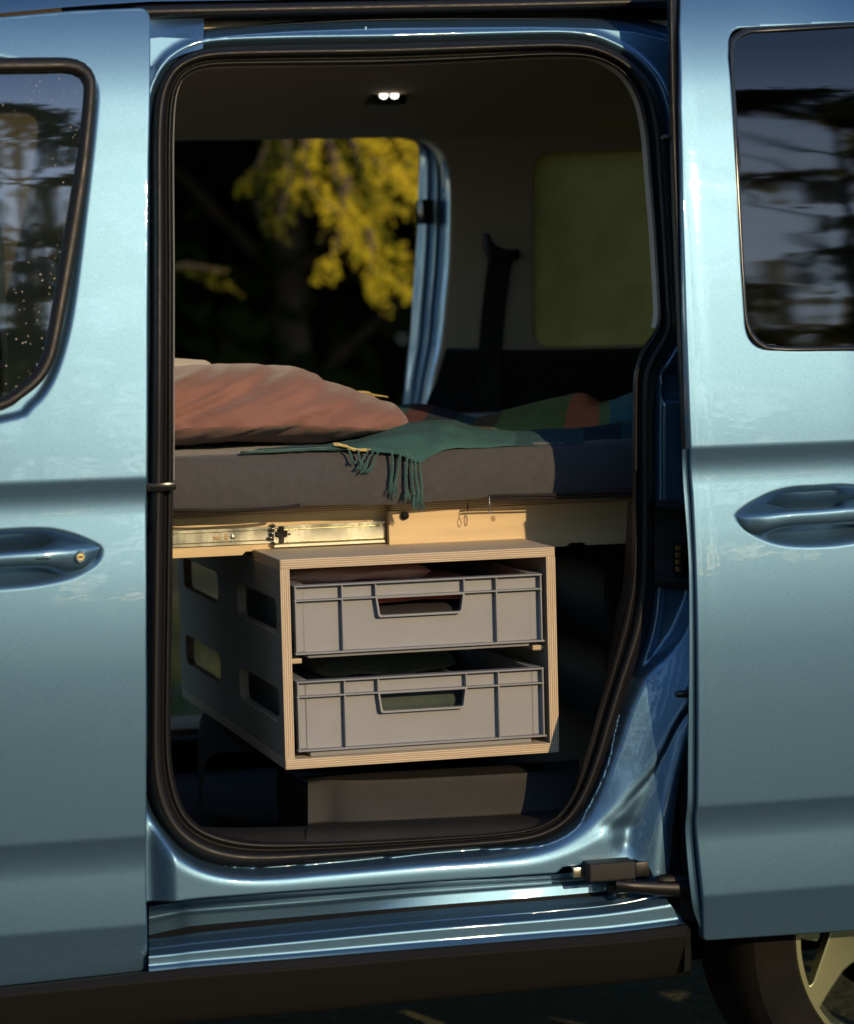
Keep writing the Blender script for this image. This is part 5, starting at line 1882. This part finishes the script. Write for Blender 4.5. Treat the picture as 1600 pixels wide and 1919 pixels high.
def fast_mesh(name, V, F_, mt):
    me = bpy.data.meshes.new(name)
    n = len(F_)
    me.vertices.add(len(V))
    me.vertices.foreach_set('co', np.asarray(V, np.float32).ravel())
    me.loops.add(n * 4)
    me.loops.foreach_set('vertex_index', np.asarray(F_, np.int32).ravel())
    me.polygons.add(n)
    me.polygons.foreach_set('loop_start', np.arange(0, n * 4, 4, dtype=np.int32))
    me.materials.append(mt)
    me.update(calc_edges=True)
    return me


SUNV = np.array(SUN)
AXIS0 = np.array([0, -.05, .95])
AXIS1 = np.array([1.9, 6.0, 1.65])


def sunlit_gap(c, rad):
    """leaves inside the clearing that lets the low sun reach the van"""
    d = c - AXIS0
    along = d @ SUNV
    dist = np.linalg.norm(d - along[:, None] * SUNV, axis=1)
    d2 = c - AXIS1
    dist2 = np.linalg.norm(d2 - (d2 @ SUNV)[:, None] * SUNV, axis=1)
    return ((dist > rad) & (dist2 > rad * .62)) | (along < 0)


def tree(name, label, x, y, h, cr, zlow, leaves, lsize, lmat, seed, group, gap=0, squash=.6, nclump=60, trunk_r=.16, extra=None):
    r_ = np.random.default_rng(seed)
    e = thing(name, label, 'tree', (x, y, 0), group)
    parts = []
    n = 10
    bend = r_.uniform(-.4, .4, 2)
    tp_ = [(x + bend[0] * (i / n) ** 2, y + bend[1] * (i / n) ** 2, h * .9 * i / n - .05) for i in range(n + 1)]
    parts.append(tube_vf(tp_, [trunk_r * (1.25 if i == 0 else 1) * (1 - .85 * i / n) for i in range(n + 1)], 10))
    cl = []
    for k in range(nclump):
        zf = r_.uniform(0, 1)
        z = zlow + (h - zlow) * zf
        wdt = cr * (math.sin(math.pi * min(1, .18 + zf * .80)) ** .7)
        an = r_.uniform(0, 2 * math.pi)
        rad = wdt * math.sqrt(r_.uniform(.05, 1))
        c = np.array([x + rad * math.cos(an), y + rad * math.sin(an), z])
        cl.append((c, r_.uniform(.35, .75) * cr * .36))
        if k % 2 == 0:
            z0 = max(zlow * .8, z - rad * .5)
            i0 = min(n, max(1, int(z0 / (h * .9) * n)))
            s = np.array(tp_[i0])
            mid = (s + c) / 2 + np.array([0, 0, .12 * rad])
            parts.append(tube_vf([tuple(s), tuple(mid), tuple(c)], [trunk_r * .3, trunk_r * .18, .012], 6))
    V, Fc = join_vf(parts)
    obj('trunk', V, Fc, M['bark'], e, True)
    per = leaves // nclump
    cs = []
    for c, rd in cl:
        q = r_.normal(size=(per, 3)) * np.array([rd, rd, rd * squash]) * .62 + c
        cs.append(q)
    cs = np.concatenate(cs)
    cs = cs[cs[:, 2] > zlow * .75]
    if gap:
        cs = cs[sunlit_gap(cs, gap)]
    V, F_ = quads(cs, lsize, r_)
    o = bpy.data.objects.new('crown', fast_mesh('crown', V, F_, lmat))
    col.objects.link(o)
    setpar(o, e)
    return e


ORD = ['first', 'second', 'third', 'fourth', 'fifth', 'sixth', 'seventh', 'eighth', 'ninth', 'tenth', 'eleventh', 'twelfth', 'thirteenth', 'fourteenth', 'fifteenth', 'sixteenth']
# beyond the van: unseen high crowns added to shade the wood, and the dark wood itself
G1 = 'tall trees added just beyond the van to shade the wood'
tree('added_shade_tree', 'tall leafy tree with golden hanging branches beyond the far door, its unseen crown added for shade', 3.5, 8.0, 9.5, 3.6, 2.9, 26000, .10, M['leaf_green'], 11, G1, nclump=90)
tree('added_shade_tree', 'tall leafy tree added beyond the van to shade the wood, its trunk hidden by the bed', -1.4, 8.6, 9.0, 3.2, 2.8, 18000, .11, M['leaf_green'], 12, G1, nclump=70)
tree('added_shade_tree', 'unseen tall leafy tree added beyond the rear of the van to shade the wood', 6.4, 8.8, 9.5, 3.4, 2.8, 18000, .11, M['leaf_green'], 13, G1, nclump=70)
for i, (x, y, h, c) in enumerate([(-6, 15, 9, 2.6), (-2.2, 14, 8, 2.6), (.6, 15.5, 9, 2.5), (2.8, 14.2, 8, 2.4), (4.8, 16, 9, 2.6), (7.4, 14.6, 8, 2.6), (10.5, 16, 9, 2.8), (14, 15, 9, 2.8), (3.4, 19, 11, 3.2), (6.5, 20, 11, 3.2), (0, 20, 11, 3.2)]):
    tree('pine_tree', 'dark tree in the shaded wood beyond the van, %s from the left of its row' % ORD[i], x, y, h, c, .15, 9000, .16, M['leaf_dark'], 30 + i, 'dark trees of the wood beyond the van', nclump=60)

# golden sprays hanging from the near tree, seen through the far window
def spray_tree(label, main, seed, lm='leaf_gold'):
    r_ = np.random.default_rng(seed)
    e = thing('golden_bough', label, 'branch', tuple(P(main[0][0][0][0], main[0][0][0][1], 6.2)))
    parts, cs, cs2 = [], [], []
    Yb = 6.0
    for pts, dn in main:
        dY = r_.uniform(-.35, .35)
        q3 = spline([P(a, b, Yb + dY) for a, b in pts], 30)
        parts.append(tube_vf([tuple(v) for v in q3], np.linspace(.014, .003, 30), 6))
        for k in range(int(28 * dn * len(pts) / 4)):
            t = r_.uniform(.10, 1)
            i0 = int(t * 28)
            st = q3[i0]
            tan = q3[i0 + 1] - q3[i0]
            tan = tan / (np.linalg.norm(tan) + 1e-9)
            sd_ = np.cross(tan, r_.normal(size=3))
            sd_ /= np.linalg.norm(sd_) + 1e-9
            dirv = tan * .8 + sd_ * r_.uniform(.25, .7) + np.array([.35, 0, -.25])
            ln = r_.uniform(.07, .20) * (1.15 - .6 * t)
            for m_ in range(14):
                u = r_.uniform(0, 1)
                cs.append(st + dirv * ln * u + np.array([0, 0, -.06 * (u * ln / .2) ** 2]) + r_.normal(size=3) * .007)
    V, Fc = join_vf(parts)
    obj('branch', V, Fc, M['bark'], e, True)
    V, F_ = quads(np.array(cs), .012, r_, np.array(SUN))
    o = bpy.data.objects.new('leaves', fast_mesh('leaves', V, F_, M[lm]))
    col.objects.link(o)
    setpar(o, e)


BOUGH = [
    ([(560, 150), (600, 240), (650, 330), (690, 430), (745, 470), (772, 478)], 1.0), ([(600, 150), (650, 230), (700, 300), (760, 340), (800, 380)], 1.2),
    ([(620, 280), (640, 370), (680, 450), (700, 500), (755, 530)], 1.0), ([(580, 200), (570, 300), (590, 360), (640, 410), (660, 470)], .9),
    ([(640, 200), (700, 240), (760, 270), (800, 300)], .9), ([(700, 180), (740, 260), (770, 330), (790, 420)], 1.0), ([(650, 330), (640, 420), (625, 470), (600, 500)], .45),
    
    ([(690, 430), (700, 480), (690, 530)], .9), ([(650, 230), (690, 350), (740, 400)], 1.0), ([(600, 240), (560, 290), (520, 330)], .7)]
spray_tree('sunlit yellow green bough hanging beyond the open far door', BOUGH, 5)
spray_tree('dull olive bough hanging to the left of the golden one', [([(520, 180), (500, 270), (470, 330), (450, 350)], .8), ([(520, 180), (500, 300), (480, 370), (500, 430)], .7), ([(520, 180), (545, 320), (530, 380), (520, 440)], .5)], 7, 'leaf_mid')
spray_tree('thin yellow twig low at the left of the far door, above the pillow', [([(240, 490), (300, 500), (360, 498), (424, 510)], .22)], 6, 'leaf_mid')

# behind the camera: trees mirrored in paint and glass, with a clearing for the low sun
G3 = 'trees across the clearing behind the camera'
for i, (x, y, h, c) in enumerate([(-9.5, -8, 8, 2.6), (-12, -12.5, 10, 3), (-14, -5.5, 9, 2.8), (-10.5, -16.5, 11, 3)]):
    tree('meadow_tree', 'sunlit tree off to the front of the van, %s from the van' % ORD[i], x, y, h, c, .8, 7000, .15, M['leaf_back'], 160 + i, 'trees off to the front of the van', nclump=52)
for i, (x, y, h, c, zl_) in enumerate([(-9, -22, 12, 3, 1.2), (-4.5, -24, 13, 2.8, 1.5), (-.8, -21, 11.5, 2.6, 1.4), (1.9, -23, 13, 2.5, 1.0), (4.2, -25, 12.5, 2.5, 1.4), (7.6, -24, 12.5, 2.6, 1.2), (10, -22, 13, 2.8, 1.2), (12.8, -25, 13, 3, 1.2), (16.5, -22, 12, 3, 1.2), (21, -20, 12, 3.2, 1.4)]):
    tree('roadside_tree', 'green tree across the clearing, %s from the left of its row' % ORD[i], x, y, h, c, zl_, 6400, .17, M['leaf_back'] if i % 3 else M['leaf_green'], 60 + i, G3, gap=1.9, nclump=52)
for i in range(14):
    x = -12 + i * 2.6
    tree('bush', 'low bush at the edge of the clearing, %s from the left of its row' % ORD[i], x, -19 - (i % 3), 2.2 + .5 * (i % 4), 1.5, .1, 2600, .12, M['leaf_green'], 90 + i, 'bushes behind the camera', gap=1.9, nclump=18, trunk_r=.05)


# grass on both sides
def grass():
    r_ = np.random.default_rng(3)
    n = 26000
    x = r_.uniform(-4, 6, n)
    y = np.where(r_.uniform(0, 1, n) < .35, r_.uniform(-3.0, .0, n), r_.uniform(1.7, 8, n))
    h = r_.uniform(.03, .11, n)
    a = r_.uniform(0, 2 * math.pi, n)
    wv = .004
    dx, dy = np.cos(a), np.sin(a)
    lean = r_.normal(size=(n, 2)) * .03
    V = np.stack([np.stack([x - dx * wv, y - dy * wv, np.zeros(n) - .005], 1), np.stack([x + dx * wv, y + dy * wv, np.zeros(n) - .005], 1),
                  np.stack([x + dx * wv * .5 + lean[:, 0], y + dy * wv * .5 + lean[:, 1], h], 1), np.stack([x - dx * wv * .3 + lean[:, 0], y - dy * wv * .3 + lean[:, 1], h * .98], 1)], 1).reshape(-1, 3)
    F_ = np.arange(n * 4).reshape(-1, 4)
    o = bpy.data.objects.new('grass', fast_mesh('grass', V, F_, M['grass']))
    col.objects.link(o)
    tag(o, 'short grass growing on the ground beside the van', None, None, 'stuff')


grass()
